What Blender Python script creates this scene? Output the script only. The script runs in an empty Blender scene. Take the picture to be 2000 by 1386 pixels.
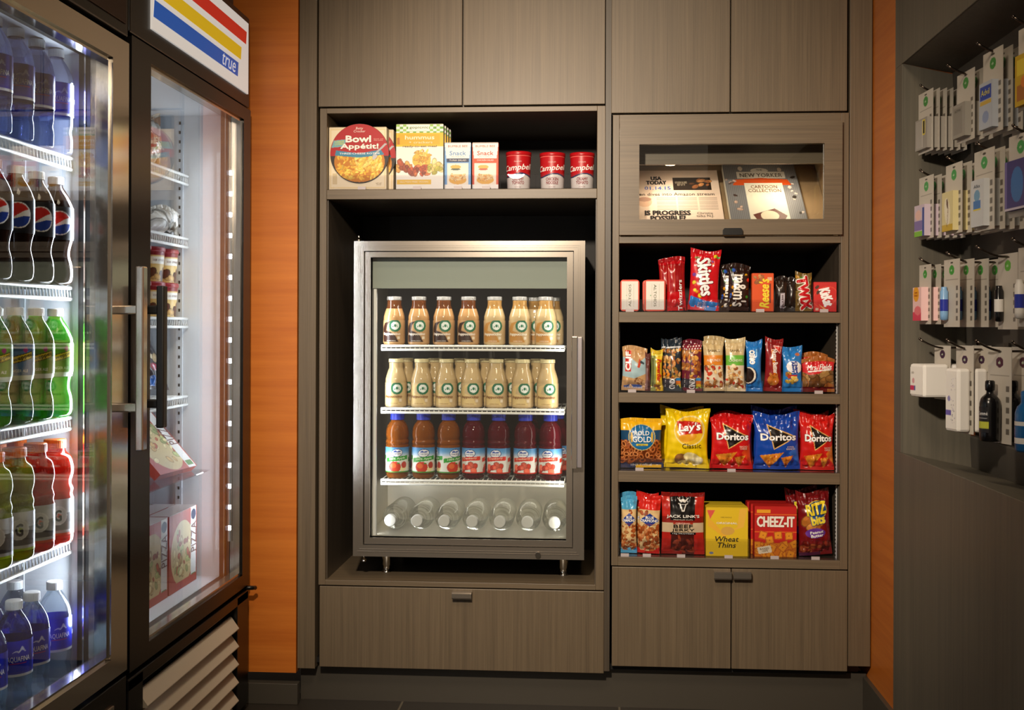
import bpy, math, random
import numpy as np
from mathutils import Vector, Matrix

random.seed(7)
C = bpy.context.scene.collection
SC = bpy.context.scene
R = math.radians

# ---------------------------------------------------------------- camera
FPX, HC, Y0 = 2227.0, 1.04, 640.0
TH, RO = math.atan(155 / 2227.0), R(0.2)
Fw = Vector((-math.sin(TH), math.cos(TH), 0))
Rt0 = Vector((math.cos(TH), math.sin(TH), 0)); Up0 = Vector((0, 0, 1))
Rt = Rt0 * math.cos(RO) + Up0 * math.sin(RO)
Up = Up0 * math.cos(RO) - Rt0 * math.sin(RO)
cam = bpy.data.objects.new('camera', bpy.data.cameras.new('camera')); C.objects.link(cam)
M = Matrix((Rt, Up, -Fw)).transposed().to_4x4(); M.translation = Vector((0, 0, HC))
cam.matrix_world = M
cam.data.sensor_width = 36; cam.data.lens = 36 * FPX / 2000
cam.data.shift_y = (Y0 - 693) / 2000; cam.data.clip_start = .05
SC.camera = cam

def ray(px, py): return Fw + Rt * ((px - 1000) / FPX) + Up * ((Y0 - py) / FPX)
def onY(px, py, Y):
    d = ray(px, py); t = Y / d.y; return Vector((d.x * t, Y, HC + d.z * t))
def onX(px, py, X):
    d = ray(px, py); t = X / d.x; return Vector((X, d.y * t, HC + d.z * t))

# ---------------------------------------------------------------- world, lamps, exposure
W = bpy.data.worlds.new('world'); SC.world = W; W.use_nodes = True
W.node_tree.nodes['Background'].inputs[0].default_value = (1.0, .80, .60, 1)
W.node_tree.nodes['Background'].inputs[1].default_value = 0.20
SC.view_settings.view_transform = 'Standard'; SC.view_settings.look = 'None'
SC.view_settings.exposure = 0.0; SC.view_settings.gamma = 1; SC.view_settings.use_curve_mapping = False
SC.cycles.max_bounces = 10; SC.cycles.transparent_max_bounces = 24
SC.cycles.transmission_bounces = 8; SC.cycles.glossy_bounces = 4; SC.cycles.diffuse_bounces = 3
SC.cycles.caustics_reflective = False; SC.cycles.caustics_refractive = False
SC.cycles.use_denoising = True; SC.cycles.sample_clamp_indirect = 4.0

def lamp(name, kind, loc, target, power, col, size=.1, size_y=None, spot=None, blend=.5, parent=None, spread=None):
    d = bpy.data.lights.new(name, kind); d.energy = power; d.color = col
    if kind == 'AREA':
        d.size = size
        if size_y: d.shape = 'RECTANGLE'; d.size_y = size_y
        if spread: d.spread = spread
    else: d.shadow_soft_size = size
    if kind == 'SPOT': d.spot_size = R(spot); d.spot_blend = blend
    o = bpy.data.objects.new(name, d); C.objects.link(o); o.location = loc
    o.rotation_euler = (Vector(target) - Vector(loc)).to_track_quat('-Z', 'Y').to_euler()
    if parent: o.parent = parent
    return o
# unseen warm key lamp set up near the camera, and two ceiling downlights
lamp('key_lamp', 'SPOT', (-.36, .80, 1.80), (-.02, 3.1, .95), 228, (1, .84, .66), .05, spot=66, blend=.95)
lamp('ceiling_downlight', 'AREA', (.0, 1.2, 2.55), (0, 1.9, 0), 16, (1, .78, .55), .5)
lamp('ceiling_downlight', 'SPOT', (-.35, 2.35, 2.5), (-.35, 3.1, 1.3), 17, (1, .76, .52), .06, spot=60, blend=.9)

# ---------------------------------------------------------------- materials
def lin(h):
    if not isinstance(h, str): return tuple(h)
    h = h.lstrip('#'); o = []
    for i in (0, 2, 4):
        c = int(h[i:i + 2], 16) / 255
        o.append(c / 12.92 if c <= .04045 else ((c + .055) / 1.055) ** 2.4)
    return tuple(o)
MATS = {}
def mat(name, col='#808080', rough=.5, metal=0, **k):
    if name in MATS: return MATS[name]
    m = bpy.data.materials.new(name); m.use_nodes = True; MATS[name] = m
    b = m.node_tree.nodes['Principled BSDF']
    b.inputs['Base Color'].default_value = (*lin(col), 1)
    b.inputs['Roughness'].default_value = rough; b.inputs['Metallic'].default_value = metal
    for a, v in k.items():
        b.inputs[a.replace('_', ' ')].default_value = (*lin(v), 1) if isinstance(v, str) else v
    return m
def emit(name, col, s):
    m = mat(name, '#000000', .5, 0, Emission_Color=col, Emission_Strength=s); return m
def nodes(m): return m.node_tree.nodes, m.node_tree.links, m.node_tree.nodes['Principled BSDF']

def grained(name, c1, c2, scale, rough=.42, bump=.06, big=2.2):
    """streaky wood laminate; scale = (x,y,z) stretch of the noise"""
    m = mat(name, c1, rough); n, l, b = nodes(m)
    tc = n.new('ShaderNodeTexCoord'); mp = n.new('ShaderNodeMapping'); mp.inputs['Scale'].default_value = scale
    nz = n.new('ShaderNodeTexNoise'); nz.inputs['Scale'].default_value = 1; nz.inputs['Detail'].default_value = 6; nz.inputs['Roughness'].default_value = .65
    n2 = n.new('ShaderNodeTexNoise'); n2.inputs['Scale'].default_value = .12 * big; n2.inputs['Detail'].default_value = 2
    mx = n.new('ShaderNodeMix'); mx.data_type = 'FLOAT'; mx.inputs[0].default_value = .28
    cr = n.new('ShaderNodeValToRGB'); e = cr.color_ramp.elements
    e[0].position = .28; e[0].color = (*lin(c2), 1); e[1].position = .72; e[1].color = (*lin(c1), 1)
    bp = n.new('ShaderNodeBump'); bp.inputs['Strength'].default_value = bump; bp.inputs['Distance'].default_value = .002
    l.new(tc.outputs['Object'], mp.inputs[0]); l.new(mp.outputs[0], nz.inputs[0]); l.new(mp.outputs[0], n2.inputs[0])
    l.new(nz.outputs[0], mx.inputs[2]); l.new(n2.outputs[0], mx.inputs[3]); l.new(mx.outputs[0], cr.inputs[0])
    l.new(cr.outputs[0], b.inputs['Base Color']); l.new(nz.outputs[0], bp.inputs['Height']); l.new(bp.outputs[0], b.inputs['Normal'])
    return m
grained('laminate_vertical', '#7b6b55', '#574b3c', (260, 260, 3.0))
grained('laminate_horizontal', '#7b6b55', '#5a4e3f', (3.0, 260, 260))
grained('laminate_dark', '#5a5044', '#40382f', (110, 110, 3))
grained('panel_grey', '#6f695b', '#57534a', (90, 90, 2.5), .5)
grained('orange_wood', '#dc8230', '#bd621e', (2.0, 2.0, 46), .4, .03, 3)
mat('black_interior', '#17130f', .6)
mat('dark_gap', '#0c0a08', .7)

def thin_glass(name, tint=(1, 1, 1), base=.04, rough=.0, gain=1.0):
    m = bpy.data.materials.new(name); m.use_nodes = True; MATS[name] = m
    n, l = m.node_tree.nodes, m.node_tree.links; n.clear()
    out = n.new('ShaderNodeOutputMaterial'); mx = n.new('ShaderNodeMixShader')
    tr = n.new('ShaderNodeBsdfTransparent'); tr.inputs[0].default_value = (*tint, 1)
    gl = n.new('ShaderNodeBsdfGlossy'); gl.inputs['Roughness'].default_value = rough
    ge = n.new('ShaderNodeNewGeometry'); dt = n.new('ShaderNodeVectorMath'); dt.operation = 'DOT_PRODUCT'
    def mth(op, a, b=None):
        q = n.new('ShaderNodeMath'); q.operation = op
        for i, v in enumerate((a, b)):
            if v is None: continue
            if isinstance(v, (int, float)): q.inputs[i].default_value = v
            else: l.new(v, q.inputs[i])
        return q.outputs[0]
    l.new(ge.outputs['Normal'], dt.inputs[0]); l.new(ge.outputs['Incoming'], dt.inputs[1])
    a = mth('ABSOLUTE', dt.outputs['Value']); s = mth('SUBTRACT', 1.0, a); p = mth('POWER', s, 5.0)
    q = mth('MULTIPLY', p, (1 - base) * gain); f = mth('ADD', q, base * gain)
    l.new(f, mx.inputs[0]); l.new(tr.outputs[0], mx.inputs[1]); l.new(gl.outputs[0], mx.inputs[2]); l.new(mx.outputs[0], out.inputs[0])
    return m
thin_glass('door_glass', (.97, .985, .98), .065, 0, 1.15)
thin_glass('acrylic', (.95, .95, .97), .05, .0)

mat('steel', '#cfc5b8', .15, .88); mat('steel_horizontal', '#cfc5b8', .15, .88)
mat('chrome', '#d8d4cc', .12, 1)
mat('black_metal', '#0d0c0b', .32); mat('black_plastic', '#100f0e', .4)
mat('brown_jamb', '#2e1c15', .5); mat('dark_jamb', '#100c0a', .45)
mat('white_liner', '#dfe3e8', .45); mat('white_wire', '#f1f0ea', .35); mat('white_plastic', '#f0f0ee', .4)
mat('alu_liner', '#b9b3a4', .34, .75)
mat('header_panel', '#939b90', .5)
emit('led_cool', '#dfe8ff', 28)
def led_dots(name, pitch):
    m = emit(name, '#dfe8ff', 40); n, l, b = nodes(m)
    tc = n.new('ShaderNodeTexCoord'); sp = n.new('ShaderNodeSeparateXYZ'); l.new(tc.outputs['Object'], sp.inputs[0])
    a = n.new('ShaderNodeMath'); a.operation = 'DIVIDE'; a.inputs[1].default_value = pitch; l.new(sp.outputs[2], a.inputs[0])
    f = n.new('ShaderNodeMath'); f.operation = 'FRACT'; l.new(a.outputs[0], f.inputs[0])
    c = n.new('ShaderNodeMath'); c.operation = 'LESS_THAN'; c.inputs[1].default_value = .22; l.new(f.outputs[0], c.inputs[0])
    g = n.new('ShaderNodeMath'); g.operation = 'MULTIPLY'; g.inputs[1].default_value = 40; l.new(c.outputs[0], g.inputs[0]); l.new(g.outputs[0], b.inputs['Emission Strength'])
    b.inputs['Base Color'].default_value = (.5, .5, .5, 1)
led_dots('led_dots', .0555); emit('led_warm', '#ffdfae', 14)

def printed(name, rough, coat=0, spec=.5, metal=0):
    m = mat(name, '#ffffff', rough, metal, Coat_Weight=coat, Specular_IOR_Level=spec); n, l, b = nodes(m)
    a = n.new('ShaderNodeVertexColor'); a.layer_name = 'Col'; l.new(a.outputs[0], b.inputs['Base Color'])
    return m
printed('print_card', .5); printed('print_foil', .26, .3); printed('print_label', .38); printed('print_paper', .8, 0, .2)

# ---------------------------------------------------------------- mesh builder
class MB:
    def __init__(s): s.v = []; s.f = []; s.m = []; s.s = []
    def add(s, vs, fs, m=0, sm=False):
        o = len(s.v); s.v += [tuple(p) for p in vs]
        for f in fs: s.f.append([i + o for i in f]); s.m.append(m); s.s.append(sm)
        return s
    def box(s, x0, x1, y0, y1, z0, z1, m=0):
        x0, x1 = sorted((x0, x1)); y0, y1 = sorted((y0, y1)); z0, z1 = sorted((z0, z1))
        return s.add([(x0, y0, z0), (x1, y0, z0), (x1, y1, z0), (x0, y1, z0), (x0, y0, z1), (x1, y0, z1), (x1, y1, z1), (x0, y1, z1)],
                     [(0, 3, 2, 1), (4, 5, 6, 7), (0, 1, 5, 4), (1, 2, 6, 5), (2, 3, 7, 6), (3, 0, 4, 7)], m)
    def prism(s, poly, a, b, axis='y', m=0, sm=False):
        """poly: 2D outline; extruded along axis from a to b"""
        n = len(poly)
        def P(p, t): return {'y': (p[0], t, p[1]), 'x': (t, p[0], p[1]), 'z': (p[0], p[1], t)}[axis]
        vs = [P(p, a) for p in poly] + [P(p, b) for p in poly]
        s.add(vs, [[i, (i + 1) % n, n + (i + 1) % n, n + i] for i in range(n)], m, sm)
        return s.add(vs, [list(range(n))[::-1], list(range(n, 2 * n))], m)
    def lathe(s, prof, n=32, c=(0, 0, 0), axis='z', m=0, sm=True, caps=True):
        vs = []
        for r, z in prof:
            for k in range(n):
                a = 2 * math.pi * k / n; x, y = r * math.cos(a), r * math.sin(a)
                p = {'z': (x, y, z), 'y': (x, z, y), 'x': (z, x, y)}[axis]
                vs.append((p[0] + c[0], p[1] + c[1], p[2] + c[2]))
        fs = []
        for j in range(len(prof) - 1):
            for k in range(n): a, b = j * n + k, j * n + (k + 1) % n; fs.append((a, b, b + n, a + n))
        s.add(vs, fs, m, sm)
        if caps:
            L = len(prof) - 1
            s.add(vs[:n], [list(range(n))[::-1]], m); s.add(vs[L * n:], [list(range(n))], m)
        return s
    def tube(s, pts, r, n=8, m=0, closed=False):
        pts = [Vector(p) for p in pts]; N = len(pts); vs = []
        up = None
        for i, p in enumerate(pts):
            a = pts[(i - 1) % N] if (closed or i) else p; b = pts[(i + 1) % N] if (closed or i < N - 1) else p
            t = (b - a).normalized()
            if up is None: up = t.orthogonal().normalized()
            up = (up - t * up.dot(t)).normalized(); w = t.cross(up)
            for k in range(n): q = 2 * math.pi * k / n; vs.append(p + (up * math.cos(q) + w * math.sin(q)) * r)
        fs = []
        for j in range(N if closed else N - 1):
            for k in range(n):
                a, b = j * n + k, j * n + (k + 1) % n; c, d = ((j + 1) % N) * n + (k + 1) % n, ((j + 1) % N) * n + k
                fs.append((a, b, c, d))
        if not closed: fs += [list(range(n))[::-1], list(range((N - 1) * n, N * n))]
        return s.add(vs, fs, m, True)
    def build(s, name, mats, parent=None, loc=(0, 0, 0), world=False, bevel=0):
        me = bpy.data.meshes.new(name)
        L = Vector(loc)
        vs = [tuple(Vector(p) - L) for p in s.v] if world else s.v
        me.from_pydata(vs, [], s.f)
        if isinstance(mats, str): mats = [mats]
        for x in mats: me.materials.append(MATS[x])
        me.polygons.foreach_set('material_index', s.m); me.polygons.foreach_set('use_smooth', s.s); me.update()
        o = bpy.data.objects.new(name, me); C.objects.link(o)
        if parent is None: o.location = loc
        else:
            o.parent = parent
            o.location = loc if not world else L - parent.location
        if bevel:
            b = o.modifiers.new('bevel', 'BEVEL'); b.width = bevel; b.segments = 2; b.limit_method = 'ANGLE'; b.angle_limit = R(50)
        return o
def tag(o, label=None, cat=None, group=None, kind=None):
    for k, v in (('label', label), ('category', cat), ('group', group), ('kind', kind)):
        if v: o[k] = v
    return o
def empty(name, loc=(0, 0, 0), **k):
    o = bpy.data.objects.new(name, None); C.objects.link(o); o.location = loc; o.empty_display_size = .05; return tag(o, **k)
def copy_tree(o, parent=None):
    c = o.copy(); C.objects.link(c)
    if parent is not None: c.parent = parent
    for ch in o.children: copy_tree(ch, c)
    return c
ORD = ['first', 'second', 'third', 'fourth', 'fifth', 'sixth', 'seventh', 'eighth', 'ninth', 'tenth']

# ---------------------------------------------------------------- printed surfaces
TC = {}
def tmesh(txt, shear=0.0):
    k = (txt, shear)
    if k in TC: return TC[k]
    cu = bpy.data.curves.new('t', 'FONT'); cu.body = txt; cu.size = 1; cu.align_x = 'CENTER'; cu.resolution_u = 2
    cu.shear = shear; cu.fill_mode = 'BOTH'; cu.space_line = .85
    ob = bpy.data.objects.new('t', cu); me = bpy.data.meshes.new_from_object(ob)
    v = np.array([p.co[:2] for p in me.vertices]) if len(me.vertices) else np.zeros((0, 2))
    f = [list(p.vertices) for p in me.polygons]
    bpy.data.objects.remove(ob); bpy.data.curves.remove(cu); bpy.data.meshes.remove(me)
    TC[k] = (v, f); return TC[k]

class Cv:
    """a printed face: W x H metres, painted on a fine grid, with lettering as geometry"""
    def __init__(s, W, H, base='#ffffff', cell=.0013):
        s.W, s.H = W, H; s.nu = max(3, int(W / cell) + 1); s.nv = max(3, int(H / cell) + 1)
        s.u = np.linspace(0, 1, s.nu); s.v = np.linspace(0, 1, s.nv)
        s.U, s.V = np.meshgrid(s.u, s.v); s.c = np.empty((s.nv, s.nu, 3)); s.c[:] = lin(base); s.t = []
        s.rg = np.random.RandomState(int(W * 1e4) + int(H * 1e4) * 7)
    def put(s, m, col, a=1.0): s.c[m] = s.c[m] * (1 - a) + np.array(lin(col)) * a; return s
    def rect(s, x0, y0, x1, y1, col, a=1.0): return s.put((s.U >= x0) & (s.U <= x1) & (s.V >= y0) & (s.V <= y1), col, a)
    def ell(s, cx, cy, rx, ry, col, ang=0, a=1.0, clip=None):
        """rx, ry in fractions of the width"""
        X = (s.U - cx) * s.W; Y = (s.V - cy) * s.H; q = R(ang)
        x = X * math.cos(q) + Y * math.sin(q); y = -X * math.sin(q) + Y * math.cos(q)
        m = (x / (rx * s.W)) ** 2 + (y / (ry * s.W)) ** 2 <= 1
        if clip is not None: m &= clip
        return s.put(m, col, a)
    def inell(s, cx, cy, rx, ry):
        return ((s.U - cx) / rx) ** 2 + ((s.V - cy) * s.H / (ry * s.W)) ** 2 <= 1
    def poly(s, pts, col, a=1.0, edge=None, ew=.02):
        m = s.inp(pts); s.put(m, col, a)
        if edge:
            c = np.mean(pts, axis=0); n = len(pts)
            for i in range(n):
                p, q = np.array(pts[i]), np.array(pts[(i + 1) % n])
                P = np.stack([(s.U - p[0]) * s.W, (s.V - p[1]) * s.H], -1); D = np.array([(q - p)[0] * s.W, (q - p)[1] * s.H])
                t = np.clip((P @ D) / (D @ D), 0, 1); d = np.linalg.norm(P - t[..., None] * D, axis=-1)
                s.put(d < ew * s.W / 2, edge)
        return s
    def inp(s, pts):
        m = np.zeros(s.U.shape, bool); n = len(pts)
        for i in range(n):
            (x0, y0), (x1, y1) = pts[i], pts[(i + 1) % n]
            if y0 == y1: continue
            c = ((y0 > s.V) != (y1 > s.V)) & (s.U < (x1 - x0) * (s.V - y0) / (y1 - y0) + x0); m ^= c
        return m
    def blobs(s, box, n, size, cols, clip=None, asp=.65, ring=None, dk=.45):
        x0, y0, x1, y1 = box
        for i in range(n):
            cx, cy = s.rg.uniform(x0, x1), s.rg.uniform(y0, y1); r = size * s.rg.uniform(.6, 1.3); a = s.rg.uniform(0, 180)
            col = np.array(lin(cols[s.rg.randint(len(cols))])) * s.rg.uniform(.75, 1.2)
            s.ell(cx, cy, r * 1.15, r * asp * 1.15, tuple(col * dk), a, 1, clip)
            s.ell(cx, cy, r, r * asp, tuple(col), a, 1, clip)
            if ring: s.ell(cx, cy, r * .55, r * asp * .5, ring, a, 1, clip)
            else: s.ell(cx - r * .15, cy + r * .2, r * .5, r * asp * .4, tuple(np.minimum(col * 1.5, 1)), a, .6, clip)
        return s
    def noise(s, amp, clip=None):
        m = clip if clip is not None else np.ones(s.U.shape, bool)
        s.c[m] *= (1 + s.rg.uniform(-amp, amp, s.U.shape))[m][:, None]; return s
    def text(s, t, cx, cy, h, col, w=None, rot=0, shear=0, bold=0, out=None, ow=.05, arc=0):
        """h: cap height as fraction of H (of W when rotated 90)"""
        if out: s.t.append((t, cx, cy, h, out, w, rot, shear, bold + ow, 1, arc)); s.t.append((t, cx, cy, h, col, w, rot, shear, bold, 2, arc))
        else: s.t.append((t, cx, cy, h, col, w, rot, shear, bold, 2, arc))
        return s
    def emit(s, mp, off=.0004, quads=True):
        """-> arrays of verts, faces, colours; mp(x,z,off) maps metres on the face to 3D"""
        X = (s.U - .5) * s.W; Z = s.V * s.H
        vs = [mp(X.ravel(), Z.ravel(), 0.0)]; cs = [s.c.reshape(-1, 3)]
        i = np.arange((s.nu) * (s.nv)).reshape(s.nv, s.nu)
        fs = np.stack([i[:-1, :-1], i[:-1, 1:], i[1:, 1:], i[1:, :-1]], -1).reshape(-1, 4).tolist()
        ng = len(fs); o = s.nu * s.nv
        for t, cx, cy, h, col, w, rot, shear, bold, lay, arc in s.t:
            v, f = tmesh(t, shear)
            if not len(v): continue
            lo, hi = v.min(0), v.max(0); nl = t.count('\n') + 1
            H = h * (s.H if abs(rot) < 45 else s.W) * nl / max(hi[1] - lo[1], .01); Wd = H if w is None else w * (s.W if abs(rot) < 45 else s.H) / max(hi[0] - lo[0], .01)
            tri = np.array([(g[0], g[k], g[k + 1]) for g in f for k in range(1, len(g) - 1)])
            T0 = (v - (lo + hi) / 2)[tri] * np.array([Wd, H])
            nt = len(T0)
            if bold > 0:
                b = bold * min(H, Wd * 1.5); n = 8 if lay == 1 or bold > .03 else 4
                T0 = np.concatenate([T0] + [T0 + b * np.array([math.cos(k * 2 * math.pi / n), math.sin(k * 2 * math.pi / n)]) for k in range(n)])
            K0 = np.repeat(np.arange(len(T0) // nt)[::-1], nt) * 2.5e-5      # stacked strokes never share a plane
            for _ in range(7):            # split long triangles so that the letters follow the surface
                e = np.linalg.norm(T0 - np.roll(T0, -1, 1), axis=2); k = e.argmax(1); big = e.max(1) > .007
                if not big.any(): break
                B = T0[big]; kb = k[big]; ar = np.arange(len(B)); a, b_, c_ = B[ar, kb], B[ar, (kb + 1) % 3], B[ar, (kb + 2) % 3]; m_ = (a + b_) / 2
                T0 = np.concatenate([T0[~big], np.stack([a, m_, c_], 1), np.stack([m_, b_, c_], 1)]); K0 = np.concatenate([K0[~big], K0[big], K0[big]])
            p = T0.reshape(-1, 2).copy()
            if arc: p[:, 1] -= arc * p[:, 0] ** 2 / max(Wd * (hi[0] - lo[0]), 1e-6)
            q = R(rot); p = np.stack([p[:, 0] * math.cos(q) - p[:, 1] * math.sin(q), p[:, 0] * math.sin(q) + p[:, 1] * math.cos(q)], -1)
            vs.append(mp(p[:, 0] + (cx - .5) * s.W, p[:, 1] + cy * s.H, off * lay + np.repeat(K0, 3))); cs.append(np.tile(np.array(lin(col)), (len(p), 1)))
            fs += (np.arange(len(p)).reshape(-1, 3) + o).tolist(); o += len(p)
        return np.concatenate(vs), fs, np.concatenate(cs), ng

def colmesh(name, parts, material, smooth=True, parent=None, loc=(0, 0, 0)):
    """parts: list of (verts, faces, colours, n_smooth)"""
    V, F, K, S = [], [], [], []; o = 0
    for v, f, c, ns in parts:
        v = np.asarray(v, float); V.append(v); K.append(np.asarray(c, float)); F += [[k + o for k in g] for g in f]
        S += [bool(smooth and i < ns) for i in range(len(f))]; o += len(v)
    V = np.concatenate(V); K = np.concatenate(K)
    me = bpy.data.meshes.new(name); me.from_pydata(V.tolist(), [], F)
    ca = me.color_attributes.new('Col', 'FLOAT_COLOR', 'POINT')
    ca.data.foreach_set('color', np.concatenate([np.clip(K, 0, 1), np.ones((len(K), 1))], 1).ravel())
    me.polygons.foreach_set('use_smooth', S); me.materials.append(MATS[material]); me.update()
    ob = bpy.data.objects.new(name, me); C.objects.link(ob); ob.location = loc
    if parent is not None: ob.parent = parent
    return ob
def solid(mb, col):
    return (np.array(mb.v, float), mb.f, np.tile(np.array(lin(col)), (len(mb.v), 1)), 0)

def flat_map(T): return lambda x, z, off: np.stack([x, np.full_like(x, -T / 2) - off, z], -1)
def cyl_map(r, prof=None):
    def f(x, z, off):
        rr = (prof(z) if prof else r) + off; q = x / r
        return np.stack([rr * np.sin(q), -rr * np.cos(q), z], -1)
    return f
def bag_map(Wd, H, T, seal=.012, seed=0, sag=.0, wr=1.0, side=-1):
    rs = np.random.RandomState(seed); ph = rs.uniform(0, 6, 8)
    def f(x, z, off):
        t = np.clip((z - seal) / (H - 2 * seal), 0, 1); b = np.sin(math.pi * t) ** .55
        a = np.clip(1 - (2 * x / Wd) ** 2, 0, 1) ** .55
        y = T / 2 * a * b
        w = (np.sin(x * 260 + z * 90 + ph[0]) + np.sin(x * 170 - z * 130 + ph[1]) + .8 * np.sin(z * 300 + x * 40 + ph[2])) * .0007 * wr
        edge = np.exp(-((t - .06) / .14) ** 2) + np.exp(-((t - .94) / .14) ** 2)
        w = w * a ** .5 * (.5 + 1.4 * edge) * (b > 0) + .0022 * wr * np.sin(x * 330 + ph[3]) * edge * a
        y = y + w * (b > 0)
        flutter = (1 - b) * .004 * wr * np.sin(x * 45 + ph[4])
        xx = x * (1 - .07 * b * (T / max(Wd, .01)) * 3) + (1 - b) * 0
        zz = z + (t > .5) * (1 - b) * .0025 * wr * np.sin(x * 60 + ph[5]) - .006 * wr * (t >= .98) * np.abs(2 * x / Wd) ** 2 * np.sign(np.sin(ph[6]))
        return np.stack([xx, side * (y + off) + flutter, zz], -1)
    return f
# ================================================================ the room
D = 3.10                                   # cabinet faces
def X(px, py=640, Y=D): return onY(px, py, Y).x
def Z(px, py, Y=D): return onY(px, py, Y).z
XR = onY(1702, 640, 3.10).x                                  # side wall and display cabinet on the right
XL = onY(489, 640, 3.05).x                                 # cooler doors on the left

YE, YF = onX(1750, 640, XR).y, onX(1763, 640, XR).y
def struct(name, mb, m, **k): return tag(mb.build(name, m, world=True, **k), kind='structure')
fm = mat('floor_tile', '#38332d', .35)
def tile_nodes(m):
    n, l, b = nodes(m); tc = n.new('ShaderNodeTexCoord'); mp = n.new('ShaderNodeMapping'); mp.inputs['Location'].default_value = (.22, .13, 0)
    br = n.new('ShaderNodeTexBrick'); br.offset = .5
    for k, v in (('Color1', '#37322c'), ('Color2', '#322e29'), ('Mortar', '#6b6253')): br.inputs[k].default_value = (*lin(v), 1)
    br.inputs['Scale'].default_value = 1; br.inputs['Mortar Size'].default_value = .003; br.inputs['Brick Width'].default_value = .6; br.inputs['Row Height'].default_value = .3
    l.new(tc.outputs['Object'], mp.inputs[0]); l.new(mp.outputs[0], br.inputs[0]); l.new(br.outputs[0], b.inputs['Base Color'])
tile_nodes(fm)
struct('floor', MB().box(-2.2, 2.2, -1.2, 3.9, -.06, 0), 'floor_tile')
mat('ceiling_paint', '#8a8378', .9)
struct('ceiling', MB().box(-2.2, 2.2, -1.2, 3.9, 2.75, 2.8), 'ceiling_paint')
xw = X(580)
# orange wood wall left of the cabinets, flush with their faces; a solid wall runs on behind the cabinets
struct('wall_back', MB().box(-2.2, xw, D + .002, 3.9, .085, 2.75).box(xw, 2.2, 3.72, 3.9, 0, 2.75), 'orange_wood')
struct('wall_right', MB().box(XR + .003, XR + .12, YE, D + .6, .095, 2.75), 'orange_wood')
mat('wall_dark', '#3b3732', .8)
struct('wall_left', MB().box(-2.2, -1.78, -1.2, D, 0, 2.75), 'wall_dark')
mat('tile_base', '#4a453d', .4)
struct('baseboard_left', MB().box(-2.2, X(585), D - .009, D + .02, 0, Z(530, 1332)), 'tile_base', bevel=.0015)
struct('baseboard_right', MB().box(XR - .009, XR + .1, YE, D + .1, 0, .1), 'tile_base', bevel=.0015)
struct('baseboard_back', MB().box(X(590, 640, 3.145), XR, 3.145, 3.16, 0, .108), 'tile_base')

# ---------------------------------------------------------------- fillers beside the cabinets
zc1, zl = 2.75, Z(600, 1305)
struct('trim_1', MB().box(X(583), X(617), D, 3.7, zl, zc1), 'laminate_vertical', bevel=.001)
struct('trim_2', MB().box(X(1658.5), XR, D, 3.7, Z(1680, 1301), zc1), 'laminate_vertical', bevel=.001)
struct('trim_3', MB().box(X(617), X(1658.5), D + .022, 3.68, .11, .125), 'dark_gap')

def handle(parent, px0, px1, py0, py1, mname='steel_horizontal'):
    """folded metal edge pull"""
    x0, x1 = X(px0), X(px1); z1, z0 = Z((px0 + px1) / 2, py0), Z((px0 + px1) / 2, py1)
    t = .0018
    pr = [(D + .001, z1), (D - .019, z1), (D - .022, z1 - .003), (D - .022, z0 + .004), (D - .019, z0), (D - .010, z0), (D - .010, z0 + t), (D - .018, z0 + t),
          (D - .020, z0 + .005), (D - .020, z1 - .004), (D - .018, z1 - t), (D + .001, z1 - t)]
    return MB().prism(pr, x0, x1, 'x').build('handle', mname, parent, world=True)

# ---------------------------------------------------------------- upper cabinets
def upper(label, xs, py, lx):
    r = empty('wall_cabinet', (X((xs[0] + xs[2]) / 2), D, Z(lx, py)), label=label, cat='cabinet', group='upper cabinets across the top')
    zb = Z(lx, py)
    MB().box(X(xs[0]), X(xs[2]), D + .02, 3.6, zb, 2.7).build('cabinet_body', 'laminate_dark', r, world=True)
    for a, b in ((xs[0], xs[1] - 1.2), (xs[1] + 1.2, xs[2])):
        MB().box(X(a), X(b), D, D + .019, zb + .002, 2.7).build('door', 'laminate_vertical', r, world=True, bevel=.0012)
    return r
upper('grey brown wood grain upper cabinet with two doors above the countertop cooler', (620.5, 902, 1180), 207, 900)
upper('grey brown wood grain upper cabinet with two doors above the newspaper case', (1192.5, 1425, 1653), 220, 1420)

# ---------------------------------------------------------------- left open cabinet and drawer below it
BK = 3.60
LC = empty('open_cabinet', (X(903), D, Z(903, 1148)), label='tall open cabinet of grey brown laminate holding the small steel cooler', cat='cabinet')
zt, zb = Z(903, 209), Z(903, 1147)
xl0, xl1, xr0, xr1 = X(623.5), X(637), X(1165), X(1181)
for a, b in ((xl0, xl1), (xr0, xr1)): MB().box(a, b, D, BK, zb, zt).build('side_panel', 'laminate_vertical', LC, world=True, bevel=.001)
MB().box(xl1, xr0, D, BK, Z(903, 219), zt).build('top_panel', 'laminate_horizontal', LC, world=True, bevel=.0008)
MB().box(xl1, xr0, D, BK, zb, Z(903, 1137)).build('bottom_panel', 'laminate_horizontal', LC, world=True, bevel=.0008)
ls_top, ls_bot = Z(903, 369), Z(903, 388)
MB().box(xl1, xr0, D + .001, BK, ls_bot, ls_top).build('shelf', 'laminate_horizontal', LC, world=True, bevel=.0012)
MB().box(xl1, xr0, BK - .012, BK, Z(903, 1137), Z(903, 219)).build('back_panel', 'black_interior', LC, world=True)
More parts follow.
